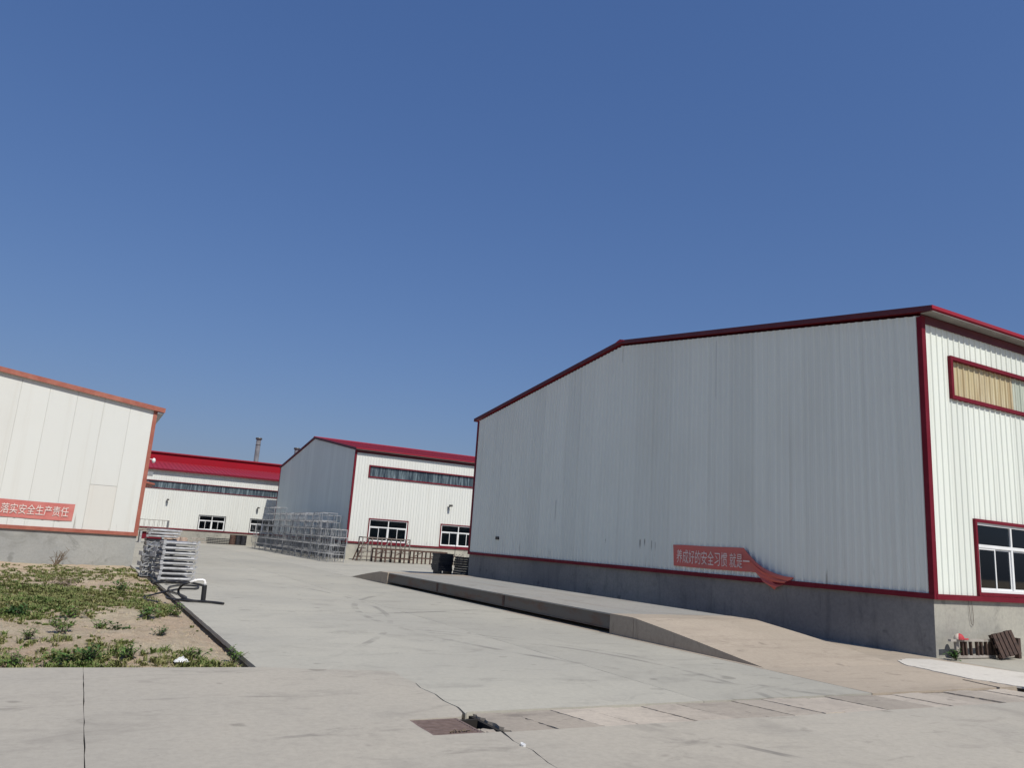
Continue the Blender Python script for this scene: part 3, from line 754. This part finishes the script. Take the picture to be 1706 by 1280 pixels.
pl.rotation_euler = (R(-18), R(-8), 0)
for j in range(5):
    MB().box(.0+j*.15, -.03, .03+.008*(j % 2), .115+j*.15, -.008, .53-.01*(j % 3)).build('board', 'old_wood', pl)
for z_ in (.05, .25, .45): MB().box(-.02, -.006, z_, .74, .055, z_+.07).build('bearer', 'old_wood', pl)
for j in range(3): MB().box(.02+j*.26, .057, .03, .14+j*.26, .075, .52).build('board', 'old_wood', pl)
cap = thing('cap', 'red peaked cap lying on the edge of the wooden ladder', 'cap', (15.85, 9.60, .393), R(-25))
def dome(mb, rx, ry, rz, nu=20, nv=7, a0=0, a1=2*math.pi):
    i = len(mb.v)
    for v in range(nv+1):
        ph = v/nv*math.pi/2
        for u in range(nu+1):
            t = a0+(a1-a0)*u/nu; mb.v.append((rx*math.cos(ph)*math.cos(t), ry*math.cos(ph)*math.sin(t), rz*math.sin(ph)))
    for v in range(nv):
        for u in range(nu): q = i+v*(nu+1)+u; mb.f.append((q, q+1, q+nu+2, q+nu+1))
    return mb
dome(MB(), .105, .095, .115, a0=-2.2, a1=2.2).build('crown', 'cap_red', cap, smooth=True)
dome(MB(), .103, .094, .113, a0=2.2, a1=2*math.pi-2.2).build('back_panel', 'cap_lining', cap, smooth=True)
pk = MB(); n_ = 14
for j in range(n_+1):
    t = -1.15+2.3*j/n_; zc = .022*math.cos(t*1.3)
    pk.v += [(.10*math.cos(t), .093*math.sin(t), .012), (.10*math.cos(t)+.095*math.cos(t)**.6, .10*math.sin(t), .004+zc), (.10*math.cos(t), .093*math.sin(t), .004), (.10*math.cos(t)+.095*math.cos(t)**.6, .10*math.sin(t), -.004+zc)]
for j in range(n_): pk.f += [(4*j, 4*j+1, 4*j+5, 4*j+4), (4*j+2, 4*j+6, 4*j+7, 4*j+3), (4*j+1, 4*j+3, 4*j+7, 4*j+5)]
pk.build('peak', 'cap_red', cap, smooth=True)

# ------------------------------------------------------------------ plants
def leaf(mb, base, d, L, wd, droop=.4):
    """pointed leaf: four faces, bent along its length"""
    d = Vector(d).normalized(); sd = d.cross(Vector((0, 0, 1)))
    sd = sd.normalized() if sd.length > .01 else Vector((1, 0, 0))
    i = len(mb.v); base = Vector(base)
    m_ = base+d*L*.5+Vector((0, 0, .02*L)); t = base+d*L+Vector((0, 0, -droop*L*.5))
    mb.v += [tuple(base), tuple(m_+sd*wd/2), tuple(t), tuple(m_-sd*wd/2), tuple(m_-Vector((0, 0, .10*wd)))]
    mb.f += [(i, i+1, i+4), (i+1, i+2, i+4), (i+2, i+3, i+4), (i+3, i, i+4)]
def weed(label, x, y, r, h, mat='weed_leaf', nst=9, group='weeds in the dirt plot', z=None, lw=.3):
    z0 = dz(x, y) if z is None else z
    w_ = thing('weed', label, 'weed', (x, y, z0-.01), 0, group)
    st_ = MB(); lf = MB()
    for s in range(nst):
        t = random.uniform(0, 6.283); sp = random.random()**.6*r; hh = h*random.uniform(.6, 1.35)*(1-.35*sp/r)
        tip = Vector((sp*math.cos(t), sp*math.sin(t), hh)); b_ = tip*.08; b_.z = 0
        mid = b_.lerp(tip, .5)+Vector((0, 0, .12*h))
        st_.tube([b_, mid, tip], [.005, .004, .002], 4, False)
        for q in range(random.randint(9, 14)):
            u = random.uniform(.15, 1); p = b_.lerp(mid, u*2) if u < .5 else mid.lerp(tip, u*2-1)
            a = random.uniform(0, 6.283); Ll = r*random.uniform(.28, .5)
            leaf(lf, p, (math.cos(a), math.sin(a), random.uniform(-.1, .9)), Ll, Ll*lw*random.uniform(.8, 1.3))
    st_.build('stem', 'dry_twig', w_); lf.build('foliage', mat, w_)
WE = [('dark green tuft of weed at the far left of the dirt plot', -.72, 15.75, .34, .20, 'weed_dark'),
 ('leafy weed at the near edge of the brightest grass patch', .10, 15.5, .28, .17, 'weed_leaf'),
 ('low weed between the sandy mound and the grass patch', .50, 14.0, .24, .15, 'weed_leaf'),
 ('dark spreading weed on top of the sandy mound', .80, 14.1, .24, .13, 'weed_dark'),
 ('broad weed right of the sandy mound', 1.30, 15.4, .30, .20, 'weed_leaf'),
 ('bushy weed near the road edge below the hose', 1.82, 15.8, .22, .24, 'weed_leaf'),
 ('dark weed in front of the sandy mound, at its left foot', .0, 12.9, .22, .20, 'weed_leaf'),
 ('tall leafy weed standing against the slab edge at the joint', .36, 10.75, .24, .24, 'weed_dark'),
 ('leafy weed left of the slab joint against the slab edge', .08, 10.75, .26, .21, 'weed_leaf'),
 ('grey green weed right of the slab joint, low against the slab', .78, 10.8, .20, .17, 'weed_leaf'),
 ('upright weed behind the right end of the bright grass', 1.15, 21.3, .34, .34, 'weed_dark'),
 ('ragged weed right of the white litter at the slab edge', 1.55, 10.75, .20, .15, 'weed_leaf'),
 ('dry green weed in the corner where dirt meets road', 2.0, 10.75, .20, .19, 'weed_leaf'),
 ('weed at the left picture edge close to the slab', -.42, 10.85, .2, .20, 'weed_leaf'),
 ('small weed on the right flank of the sandy mound', 1.25, 12.5, .16, .14, 'weed_dark'),
 ('clump of weed at the foot of the left sandy bank', -.35, 12.2, .20, .14, 'weed_leaf')]
for a in WE: weed(*a)
weed('limp green weed at the corner of the big hall plinth', 15.60, 9.52, .28, .19, 'weed_dark', 11, None, 0.0, .38)
# dead bush against the left hall
db = thing('dead_bush', 'leafless dead bush against the left hall plinth', 'bush', (-.55, 32.3, dz(-.55, 32.3)-.02))
br = MB()
for s in range(9):
    a = Vector((random.uniform(-.1, .1), 0, 0)); d_ = Vector((random.uniform(-.5, .9), random.uniform(-.3, .3), random.uniform(.5, 1.1)))*.55
    b_ = a+d_*.5+Vector((0, 0, .04)); c_ = a+d_
    br.tube([a, b_, c_], [.018, .012, .005], 5, False)
    for q in range(4):
        p = a.lerp(c_, random.uniform(.4, .95)); br.tube([p, p+Vector((random.uniform(-.14, .2), random.uniform(-.1, .1), random.uniform(.02, .18)))], [.007, .003], 4, False)
br.build('branches', 'dry_twig', db)
dk_ = MB()
for s in range(160):
    p = (random.gauss(0, .18), random.gauss(0, .25), random.uniform(0, .16)); a = random.uniform(0, 6.28)
    leaf(dk_, p, (math.cos(a), math.sin(a), random.uniform(0, .8)), .14, .03)
tag(dk_.build('dead_brush', 'dry_twig', None, (-.15, 22.4, dz(-.15, 22.4))), 'dark brown clump of dead brush behind the bright grass', 'dead brush')['kind'] = 'stuff'
# grass and ground cover
def gdens(x, y):
    v = Vector((x, y, 3.3)); f = noise.noise(v*.55)*.6+noise.noise(v*1.7)*.5
    d_ = -.02+.75*f
    for cx, cy, rx, ry, k_ in ((-.2, 19.0, .75, 2.0, 1.1), (-.5, 26.5, 1.9, 2.4, .45), (1.2, 21, .35, 2.0, .4), (1.45, 16.3, .35, 1.6, .5), (.1, 10.45, 1.3, .3, .3), (1.6, 10.4, .4, .2, .3), (-.8, 15.6, .5, .7, .6), (1.3, 27.5, .7, 3, .45), (-1.6, 21.5, .9, 2, .5), (.7, 11.1, 1.6, .4, .25)):
        d_ += k_*math.exp(-((x-cx)/rx)**2-((y-cy)/ry)**2)
    for cx, cy, rx, ry, k_ in ((.9, 12.9, .8, .8, 1.2), (-1.0, 13.8, .9, .6, 1.2), (1.75, 12.6, .45, 1.6, .8), (-.8, 23, .7, .5, .6), (.7, 23.2, .5, .6, .7), (0, 31.8, 4, .7, 1.)):
        d_ -= k_*math.exp(-((x-cx)/rx)**2-((y-cy)/ry)**2)
    return (.10+.55*d_)*(1 if y < 21 else max(.38, 1-.16*(y-21)))
gm = MB(); cnt = 0; rg = random.Random(3)
while cnt < 5600:
    y = 10.12+22*rg.random()**1.25; x = 1.98-(3.6+.16*(y-10))*rg.random()
    dd = gdens(x, y)
    if rg.random() > dd: continue
    z = dz(x, y); tr = rg.uniform(.02, .09)*(1+.03*(y-10)); hh = (.025+.10*rg.random()**1.8)*(.7+.45*min(1.5, max(dd, 0)))
    for q in range(rg.randint(10, 24)):
        a = rg.uniform(0, 6.283); rr2 = tr*rg.random()**.5; h = hh*rg.uniform(.5, 1.2); ln_ = rg.uniform(.3, 1.3)*h
        px, py = x+rr2*math.cos(a)*.6, y+rr2*math.sin(a)*.6
        a += rg.gauss(0, .6)
        wd = rg.uniform(.0035, .010)*(1+(y-10)*.03); sx, sy = -math.sin(a)*wd, math.cos(a)*wd
        i = len(gm.v)
        gm.v += [(px-sx*.6, py-sy*.6, z-.015), (px+sx*.6, py+sy*.6, z-.015), (px+math.cos(a)*ln_*.4+sx, py+math.sin(a)*ln_*.4+sy, z+h*.7), (px+math.cos(a)*ln_, py+math.sin(a)*ln_, z+h*.9), (px+math.cos(a)*ln_*.4-sx, py+math.sin(a)*ln_*.4-sy, z+h*.68)]
        gm.f += [(i, i+1, i+2, i+4), (i+4, i+2, i+3)]
    cnt += 1
sm_ = MB(); rg = random.Random(9)
for q in range(9000):     # dry stems and straw lying among the grass
    y = 10.1+22*rg.random()**1.3; x = 1.98-(3.6+.16*(y-10))*rg.random()
    if rg.random() > .25+.5*gdens(x+.2, y+.3): continue
    z = dz(x, y); a = rg.uniform(0, 6.283); L_ = rg.uniform(.04, .15); w2 = rg.uniform(.002, .005)*(1+(y-10)*.04); up_ = rg.random()**3*.8
    dx_, dy_ = math.cos(a)*L_, math.sin(a)*L_; i = len(sm_.v)
    sm_.v += [(x-math.sin(a)*w2, y+math.cos(a)*w2, z+.004), (x+math.sin(a)*w2, y-math.cos(a)*w2, z+.004), (x+dx_, y+dy_, z+.008+up_*L_)]
    sm_.f.append((i, i+1, i+2))
o = tag(sm_.build('dry_straw', 'straw'), 'dry pale straw and dead stems strewn among the grass of the dirt plot', 'straw'); o['kind'] = 'stuff'
go = tag(gm.build('grass', 'grass_blade'), 'patchy short grass and weeds growing over the sandy dirt plot', 'grass'); go['kind'] = 'stuff'
# pebbles and clods
cl = MB(); rg = random.Random(5)
for s in range(7000):
    y = 10.08+20*rg.random()**1.6; x = 2.1-(3.4+.15*(y-10))*rg.random(); r_ = rg.uniform(.006, .017)+.022*rg.random()**6*(1+.02*(y-10))
    z = dz(x, y); i = len(cl.v); a = rg.uniform(0, 3)
    for j in range(5): t = a+j*1.2566; cl.v.append((x+r_*math.cos(t)*rg.uniform(.7, 1.2), y+r_*math.sin(t)*rg.uniform(.7, 1.2), z-.004))
    cl.v.append((x+r_*.2, y, z+r_*rg.uniform(.5, .9)))
    cl.f += [(i+j, i+(j+1) % 5, i+5) for j in range(5)]
o = tag(cl.build('clods', 'dirt'), 'small dry soil clods scattered over the dirt plot', 'soil'); o['kind'] = 'stuff'
lt = MB(); rg = random.Random(11); nu = 9
for j in range(nu):
    for i in range(nu):
        a, b = i/(nu-1)-.5, j/(nu-1)-.5
        lt.v.append((a*.17+.02*rg.random(), b*.12, .01+.06*max(0, 1-4*(a*a+b*b))*rg.uniform(.4, 1.2)))
lt.f = [(j*nu+i, j*nu+i+1, (j+1)*nu+i+1, (j+1)*nu+i) for j in range(nu-1) for i in range(nu-1)]
tag(lt.build('litter', 'litter_white', None, (1.33, 10.45, dz(1.33, 10.45)+.02)), 'crumpled white plastic scrap at the slab edge among the weeds', 'litter')

# ------------------------------------------------------------------ galvanised brackets stacked by the road
def bracket_frame(mat, lab, loc, rz, group, LX=.92, LY=1.15, h=.142):
    t = thing('steel_bracket', lab, 'steel bracket', loc, rz, group)
    MB().tube([(.0, 0, .04), (LX-.07, 0, .04)], .034, 10).build('front_tube', mat, t, smooth=False)
    MB().tube([(.0, LY, .04), (LX-.07, LY, .04)], .034, 8).build('rear_tube', mat, t)
    for x_ in (.03, LX-.15):
        MB().box(x_-.03, .036, .02, x_+.03, LY-.036, .075).build('side_rail', mat, t)
    MB().box(-.03, -.045, .0, .045, .03, h-.02).build('corner_lug', mat, t)
    MB().box(LX-.16, .0+.036, .02, LX-.07, .16, h-.03).box(LX-.066, -.03, .03, LX+.0, .03, .085).box(LX-.03, -.03, .086, LX+.03, .03, h-.012).build('corner_lug', mat, t)
    MB().box(.06, .035, .076, LX-.18, LY-.036, .082).build('shade_plate', mat, t)  # added plate: blocks the sun so the gaps between tiers go dark
    return t
TI = ['bottom', 'second', 'third', 'fourth', 'fifth', 'sixth', 'seventh', 'top']
for k in range(8):
    lab = f'galvanised tube bracket in the front stack by the hose, {TI[k]} tier'
    t = bracket_frame('galv_light', lab, (2.17+.012*(k % 3), 24.1+.01*(k % 2), .05+.142*k), R(1.5*(k % 2)), 'galvanised brackets in the front stack')
# ragged stack of V-shaped bracket ends behind
def vee(lab, loc, rz, mat, group):
    t = thing('steel_bracket', lab, 'steel bracket', loc, rz, group)
    MB().box(-.16, 0, 0, .16, .5, .02).build('base_plate', mat, t)
    MB().box(-.16, 0, .021, -.14, .5, .12).build('flange', mat, t)
    MB().box(.05, .002, .021, .07, .5, .10).build('flange', mat, t)
    MB().bar((-.12, .03, .03), (.04, .05, .12), .05, .018).build('brace', mat, t)
CN = ['left', 'middle', 'right']
for cidx, (cx, cy) in enumerate(((1.98, 25.9), (2.28, 25.45), (2.12, 26.7))):
    for k in range(7):
        vee(f'dull steel channel bracket, {TI[k] if k < 6 else "top"} tier of the {["near left", "near right", "rear"][cidx]} ragged stack', (cx+random.uniform(-.05, .05), cy+random.uniform(-.06, .06), .03+.15*k), R(random.uniform(-14, 14)), 'galv_dull' if k % 3 else 'galvanised', 'ragged bracket stacks behind the front stack')
for k in range(8):   # dark trays at the corner of the left hall
    t = thing('steel_tray', f'black steel tray beside the left hall corner, {TI[k]} of its stack', 'steel tray', (2.05, 29.0, .03+.135*k), R(random.uniform(-2, 2)), 'black trays beside the left hall')
    MB().box(0, 0, 0, .95, 1.3, .03).build('base', 'black_steel', t)
    MB().box(0, 0, .031, .03, 1.3, .11).box(.92, 0, .031, .95, 1.3, .11).box(.03, 0, .031, .92, .03, .11).build('rim', 'black_steel', t)
for k in range(3):
    bracket_frame('galv_light', f'galvanised tube bracket on top of the black trays, {["lower", "middle", "upper"][k]} one', (2.05+.05*k, 28.95, 1.13+.10*k), R(-2+3*k), 'brackets on the black trays', .98, 1.1, .10)

# ------------------------------------------------------------------ standpipe and hose
sp = thing('standpipe', 'short black standpipe with white elbow pipe beside the road edge', 'standpipe', (2.60, 18.25, 0))
MB().tube([(0, 0, 0), (-.012, 0, .36)], .052, 14).build('sleeve', 'black_rubber', sp)
MB().tube([(-.012, 0, .34), (-.015, 0, .425), (-.03, 0, .46), (-.07, 0, .472), (-.17, .02, .465), (-.25, .02, .44), (-.32, .02, .41)], [.026]*7, 10).build('elbow_pipe', 'pvc_white', sp, smooth=True)
MB().tube([(-.20, .02, .457), (-.235, .02, .446)], .034, 10).tube([(-.012, 0, .39), (-.014, 0, .415)], .034, 10).build('pipe_collar', 'pvc_white', sp)
def spl(pts, n_=8):
    P = [Vector(p) for p in pts]; P = [P[0]]+P+[P[-1]]; out = []
    for i in range(1, len(P)-2):
        for k_ in range(n_):
            t = k_/n_; a, b, c, d_ = P[i-1:i+3]
            out.append(.5*((2*b)+(c-a)*t+(2*a-5*b+4*c-d_)*t*t+(3*b-a-3*c+d_)*t**3))
    out.append(P[-2]); return out
hs = thing('hose', 'black rubber hose looping from the standpipe to the bracket stack', 'hose')
MB().tube(spl([(2.28, 18.27, .41), (2.16, 18.3, .36), (2.10, 18.5, .22), (2.16, 18.4, .10), (2.35, 18.2, .04), (2.75, 17.95, .035), (2.95, 17.75, .03), (2.62, 18.05, .035), (2.2, 18.25, .035), (1.95, 18.6, .03), (1.92, 18.9, .035)]), .025, 8).build('near_loop', 'black_rubber', hs, smooth=True)
MB().tube(spl([(2.0, 18.25, .03), (2.3, 18.7, .04), (2.3, 19.6, .035), (2.15, 20.6, .035), (2.25, 21.8, .04), (2.6, 22.6, .035), (3.0, 22.4, .035), (2.85, 21.6, .035), (2.4, 21.2, .04), (1.75, 20.2, -.03), (1.5, 19.4, -.05), (1.75, 18.6, -.05)]), .022, 8).build('far_loop', 'black_rubber', hs, smooth=True)
MB().tube(spl([(1.95, 23.2, .03), (2.3, 23.5, .04), (2.8, 23.1, .05), (2.5, 22.7, .1), (2.3, 23.2, .09), (2.7, 23.6, .08), (3.05, 23.3, .04), (3.2, 22.9, .03)]), .03, 8).build('coil', 'black_rubber', hs, smooth=True)

# ------------------------------------------------------------------ wire-frame racks by the middle hall
def make_rack(label):
    t = thing('steel_rack', label, 'steel rack', (0, 0, 0), 0, 'galvanised racks stacked by the middle hall')
    Wx, Dy, h = .93, 1.75, .46
    tf = MB(); s = .022
    for y in (0, Dy): tf.bar((-s, y, h), (Wx+s, y, h), .04, .03)
    for x in (0, Wx): tf.bar((x, s, h), (x, Dy-s, h), .04, .03)
    for q in range(1, 3): tf.bar((0, Dy*q/3, h+.018), (Wx, Dy*q/3, h+.018), .05, .006)
    tf.build('top_frame', 'galv_light', t)
    lm = MB().bar((0, 0, .0), (0, 0, h-.016), .032).mesh('leg', 'galvanised')
    for x in (0, Wx):
        for y in (0, Dy): put('leg', lm, t, (x, y, 0))
    sb = MB()
    for q in range(1, 3):
        for x in (0, Wx): sb.bar((x, Dy*q/3, .05), (x, Dy*q/3, h-.016), .016)
    sb.bar((Wx/2, 0, .05), (Wx/2, 0, h-.016), .016)
    for x in (0, Wx): sb.bar((x, 0, .05), (x, Dy, .05), .018)
    sb.build('side_bars', 'galvanised', t)
    return t
rack0 = None; rr_ = random.Random(21)
tiers = {0: (4, 0, 0), 1: (6, 0, 0), 2: (5, 4, 0), 3: (6, 5, 4), 30: (6, 6, 6), 4: (6, 5, 6), 5: (6, 6, 5), 6: (6, 6, 5), 7: (6, 5, 4), 8: (7, 6, 0), 9: (7, 5, 0), 10: (5, 0, 0), 11: (4, 0, 0)}
for row in range(12):
    for c_ in range(3):
        for k in range(tiers[row][c_]):
            lab = f'galvanised wire-frame rack, tier {["one","two","three","four","five","six","seven"][k]} of stack {["outer","middle","wall-side"][c_]} in the {ORD[row]} row'
            loc = (12.95+.98*c_+rr_.uniform(-.05, .05)-(0 if row else 0), 45.4+1.95*row+rr_.uniform(-.12, .12), .485*k)
            if row == 0 and c_ == 0: loc = (loc[0], 44.9, loc[2])
            if rack0 is None:
                rack0 = make_rack(lab); rack0.location = loc; rack0.rotation_euler.z = R(rr_.uniform(-2, 2))
            else: dup(rack0, loc, R(rr_.uniform(-3, 3)), lab)

# ------------------------------------------------------------------ rusty stands before the middle hall
def stand(name, label, cat, x0, x1, y0, y1, h, nleg, mat, brace=True, shelves=(), th=.06, top=True):
    t = thing(name, label, cat, (x0, y0, 0))
    Wd, D = x1-x0, y1-y0
    tp = MB()
    for y in (0, D): tp.bar((-.03, y, h), (Wd+.03, y, h), th, th)
    for q in range(nleg): tp.bar((Wd*q/(nleg-1), th/2, h-.001), (Wd*q/(nleg-1), D-th/2, h-.001), th*.8, th*.8)
    tp.build('top_rail', mat, t)
    lm = MB().bar((0, 0, 0), (0, 0, h-th/2), th*.8).mesh('leg', mat)
    for q in range(nleg):
        for y in (0, D): put('leg', lm, t, (Wd*q/(nleg-1), y, 0))
    for s in shelves:
        m_ = MB()
        for y in (0.05, D-.05): m_.bar((0, y, s), (Wd, y, s), th*.7)
        m_.build('shelf_rail', mat, t)
    if brace:
        m_ = MB()
        for q in range(0, nleg-1, 2):
            a, b = Wd*q/(nleg-1), Wd*(q+1)/(nleg-1)
            m_.bar((a, -.03, h*.55), (b, -.03, h*.95), th*.5)
        m_.build('brace', mat, t)
    return t
stand('steel_stand', 'tall grey steel handrail stand in front of the middle hall window', 'steel stand', 16.55, 19.9, 49.9, 50.7, 1.55, 6, 'grey_steel', True, (.3, .62), .075)
stand('steel_trestle', 'rusty trestle table beside the tall grey stand', 'trestle', 17.3, 20.0, 49.2, 49.9, .86, 5, 'rusty_steel', True, (.28,), .10)
stand('steel_trestle', 'second rusty trestle, right of the one beside the tall stand', 'trestle', 20.15, 22.6, 49.6, 50.4, .84, 5, 'rusty_steel', True, (.38,), .10)
stand('steel_trestle', 'low brown bench frame right of the rusty trestles', 'bench frame', 22.8, 24.2, 50.2, 50.9, .60, 4, 'rusty_steel', False, (.25,), .06)
sr = thing('stair_frame', 'brown steel step frame at the left end of the tall stand', 'step frame', (16.35, 49.95, 0))
for s in (0, .7): MB().bar((-.12, s, 0), (.34, s, 1.28), .07).build('stringer', 'rusty_steel', sr)
for k in range(4): MB().box(-.02+.11*k, .03, .24+.29*k, .30+.10*k, .67, .28+.29*k).build('tread', 'rusty_steel', sr)
hp = thing('wire_basket', 'round-topped wire basket among the brown bench frames', 'wire basket', (22.95, 49.7, 0))
for k in range(5): MB().tube([(.0+.25*k, 0, .3), (.02+.25*k, .05, .62), (.12+.25*k, .3, .8), (.02+.25*k, .55, .62), (.25*k, .6, .3)], .018, 5).build('hoop', 'grey_steel', hp)
MB().bar((0, 0, .3), (1.0, 0, .3), .03).bar((0, .6, .3), (1.0, .6, .3), .03).bar((0, 0, 0), (0, 0, .3), .03).bar((1, 0, 0), (1, 0, .3), .03).bar((0, .6, 0), (0, .6, .3), .03).bar((1, .6, 0), (1, .6, .3), .03).build('base', 'grey_steel', hp)
# black stacks behind the corner of the big hall
for s, (x, y, lab) in enumerate(((16.15, 36.3, 'left'), (16.75, 34.9, 'right'))):
    for k in range(8):
        t = thing('steel_tray', f'black steel tray in the {lab} stack at the big hall rear corner, {TI[k]} tier', 'steel tray', (x+random.uniform(-.03, .03), y, .16+.108*k if s == 0 else .02+.115*k), R(random.uniform(-3, 3)), 'black trays behind the big hall')
        MB().box(0, 0, 0, .78, .9, .025).build('base', 'black_steel', t)
        MB().box(0, 0, .026, .03, .9, .106).box(.75, 0, .026, .78, .9, .106).box(.03, 0, .026, .75, .03, .106).build('rim', 'black_steel', t)
sk = thing('skid', 'black steel skid under the left black stack', 'skid', (16.2, 36.3, 0))
for x in (.05, .6): MB().box(x, 0, 0, x+.1, .9, .158).build('runner', 'black_steel', sk)
rod = tag(MB().tube([(16.93, 36.2, .9), (16.96, 36.2, 1.9)], .014, 6).build('steel_rod', 'dark_frame'), 'thin dark steel rod standing up from the black stacks', 'rod')

# ------------------------------------------------------------------ things at the foot of the far hall
pf = thing('work_platform', 'steel work platform with handrail behind the left hall corner', 'work platform', (4.0, 66.2, 0))
MB().box(0, 0, .92, 2.1, 1.4, 1.0).build('deck', 'grey_steel', pf)
for x in (.15, 1.75):
    for y in (.08, 1.3): MB().box(x, y-.06, 0, x+.14, y+.06, .919).build('leg', 'galv_light', pf)
hr = MB()
for y in (.03, 1.37):
    hr = MB().bar((0, y, 1.78), (2.1, y, 1.78), .035)
    for k in range(7): hr.bar((.02+.345*k, y, 1.001), (.02+.345*k, y, 1.765), .022)
    hr.build('handrail', 'grey_steel', pf)
MB().box(2.06, .06, 1.25, 2.1, 1.34, 1.80).build('end_plate', 'galv_dull', pf)
MB().box(.3, .2, .3, 1.7, 1.2, .85).build('equipment_box', 'maroon', pf)
for k in range(9):
    x, y = 6.6+k*.25+random.random()*.1, 76.2+random.random()*1.4; s = random.uniform(.18, .42)
    P = [(x+s*math.cos(t)*random.uniform(.7, 1.2), y+s*math.sin(t)*random.uniform(.7, 1.2)) for t in [q*math.pi/3.5 for q in range(7)]]
    tag(MB().prism(P, 0, [s*random.uniform(.7, 1.6) for _ in P]).build('rubble_block', 'rubble'), f'pinkish rubble block at the foot of the far hall, {ORD[k]} from the left', 'rubble', 'rubble blocks at the far hall')
lg = thing('timber_stack', 'brown timber baulks stacked below the far hall window', 'timber', (8.95, 76.4, 0))
for k in range(5): MB().box(0+.05*k, .25*(k % 3), .02+.15*(k//3)+.12*(k//3), 1.5-.06*k, .25*(k % 3)+.22, .16+.15*(k//3)+.12*(k//3)).build('baulk', 'grey_wood', lg)
gd = thing('steel_lattice', 'dark steel lattice panels piled below the far hall', 'steel lattice', (10.5, 76.2, 0))
for k in range(4):
    z = .05+.14*k
    m_ = MB().bar((0, 0, z), (1.9, 0, z), .06).bar((0, 1.0, z), (1.9, 1.0, z), .06)
    for q in range(10): m_.bar((.02+.205*q, .03, z+.02), (.02+.205*q, .97, z+.02), .05)
    for q in range(10): m_.bar((.02+.205*q, -.02, z-.05), (.02+.205*q, -.02, z+.06), .04)
    m_.build('lattice_panel', 'black_steel', gd)
for k in range(3):
    t = thing('steel_drum', f'dark upright drum, {["left", "middle", "right"][k]} of three near the racks', 'drum', (12.7+.5*k, 76.4+.1*(k % 2), 0), 0, 'dark drums by the far hall')
    MB().tube([(0, 0, 0), (0, 0, .30), (0, 0, .31), (0, 0, .34), (0, 0, .35), (0, 0, .62), (0, 0, .63), (0, 0, .66), (0, 0, .67), (0, 0, .9)], [.27, .27, .285, .285, .27, .27, .285, .285, .27, .27], 16).build('body', 'black_steel' if k else 'rusty_steel', t)
    MB().tube([(0, 0, .9), (0, 0, .93)], .28, 16).build('lid', 'rusty_steel', t)
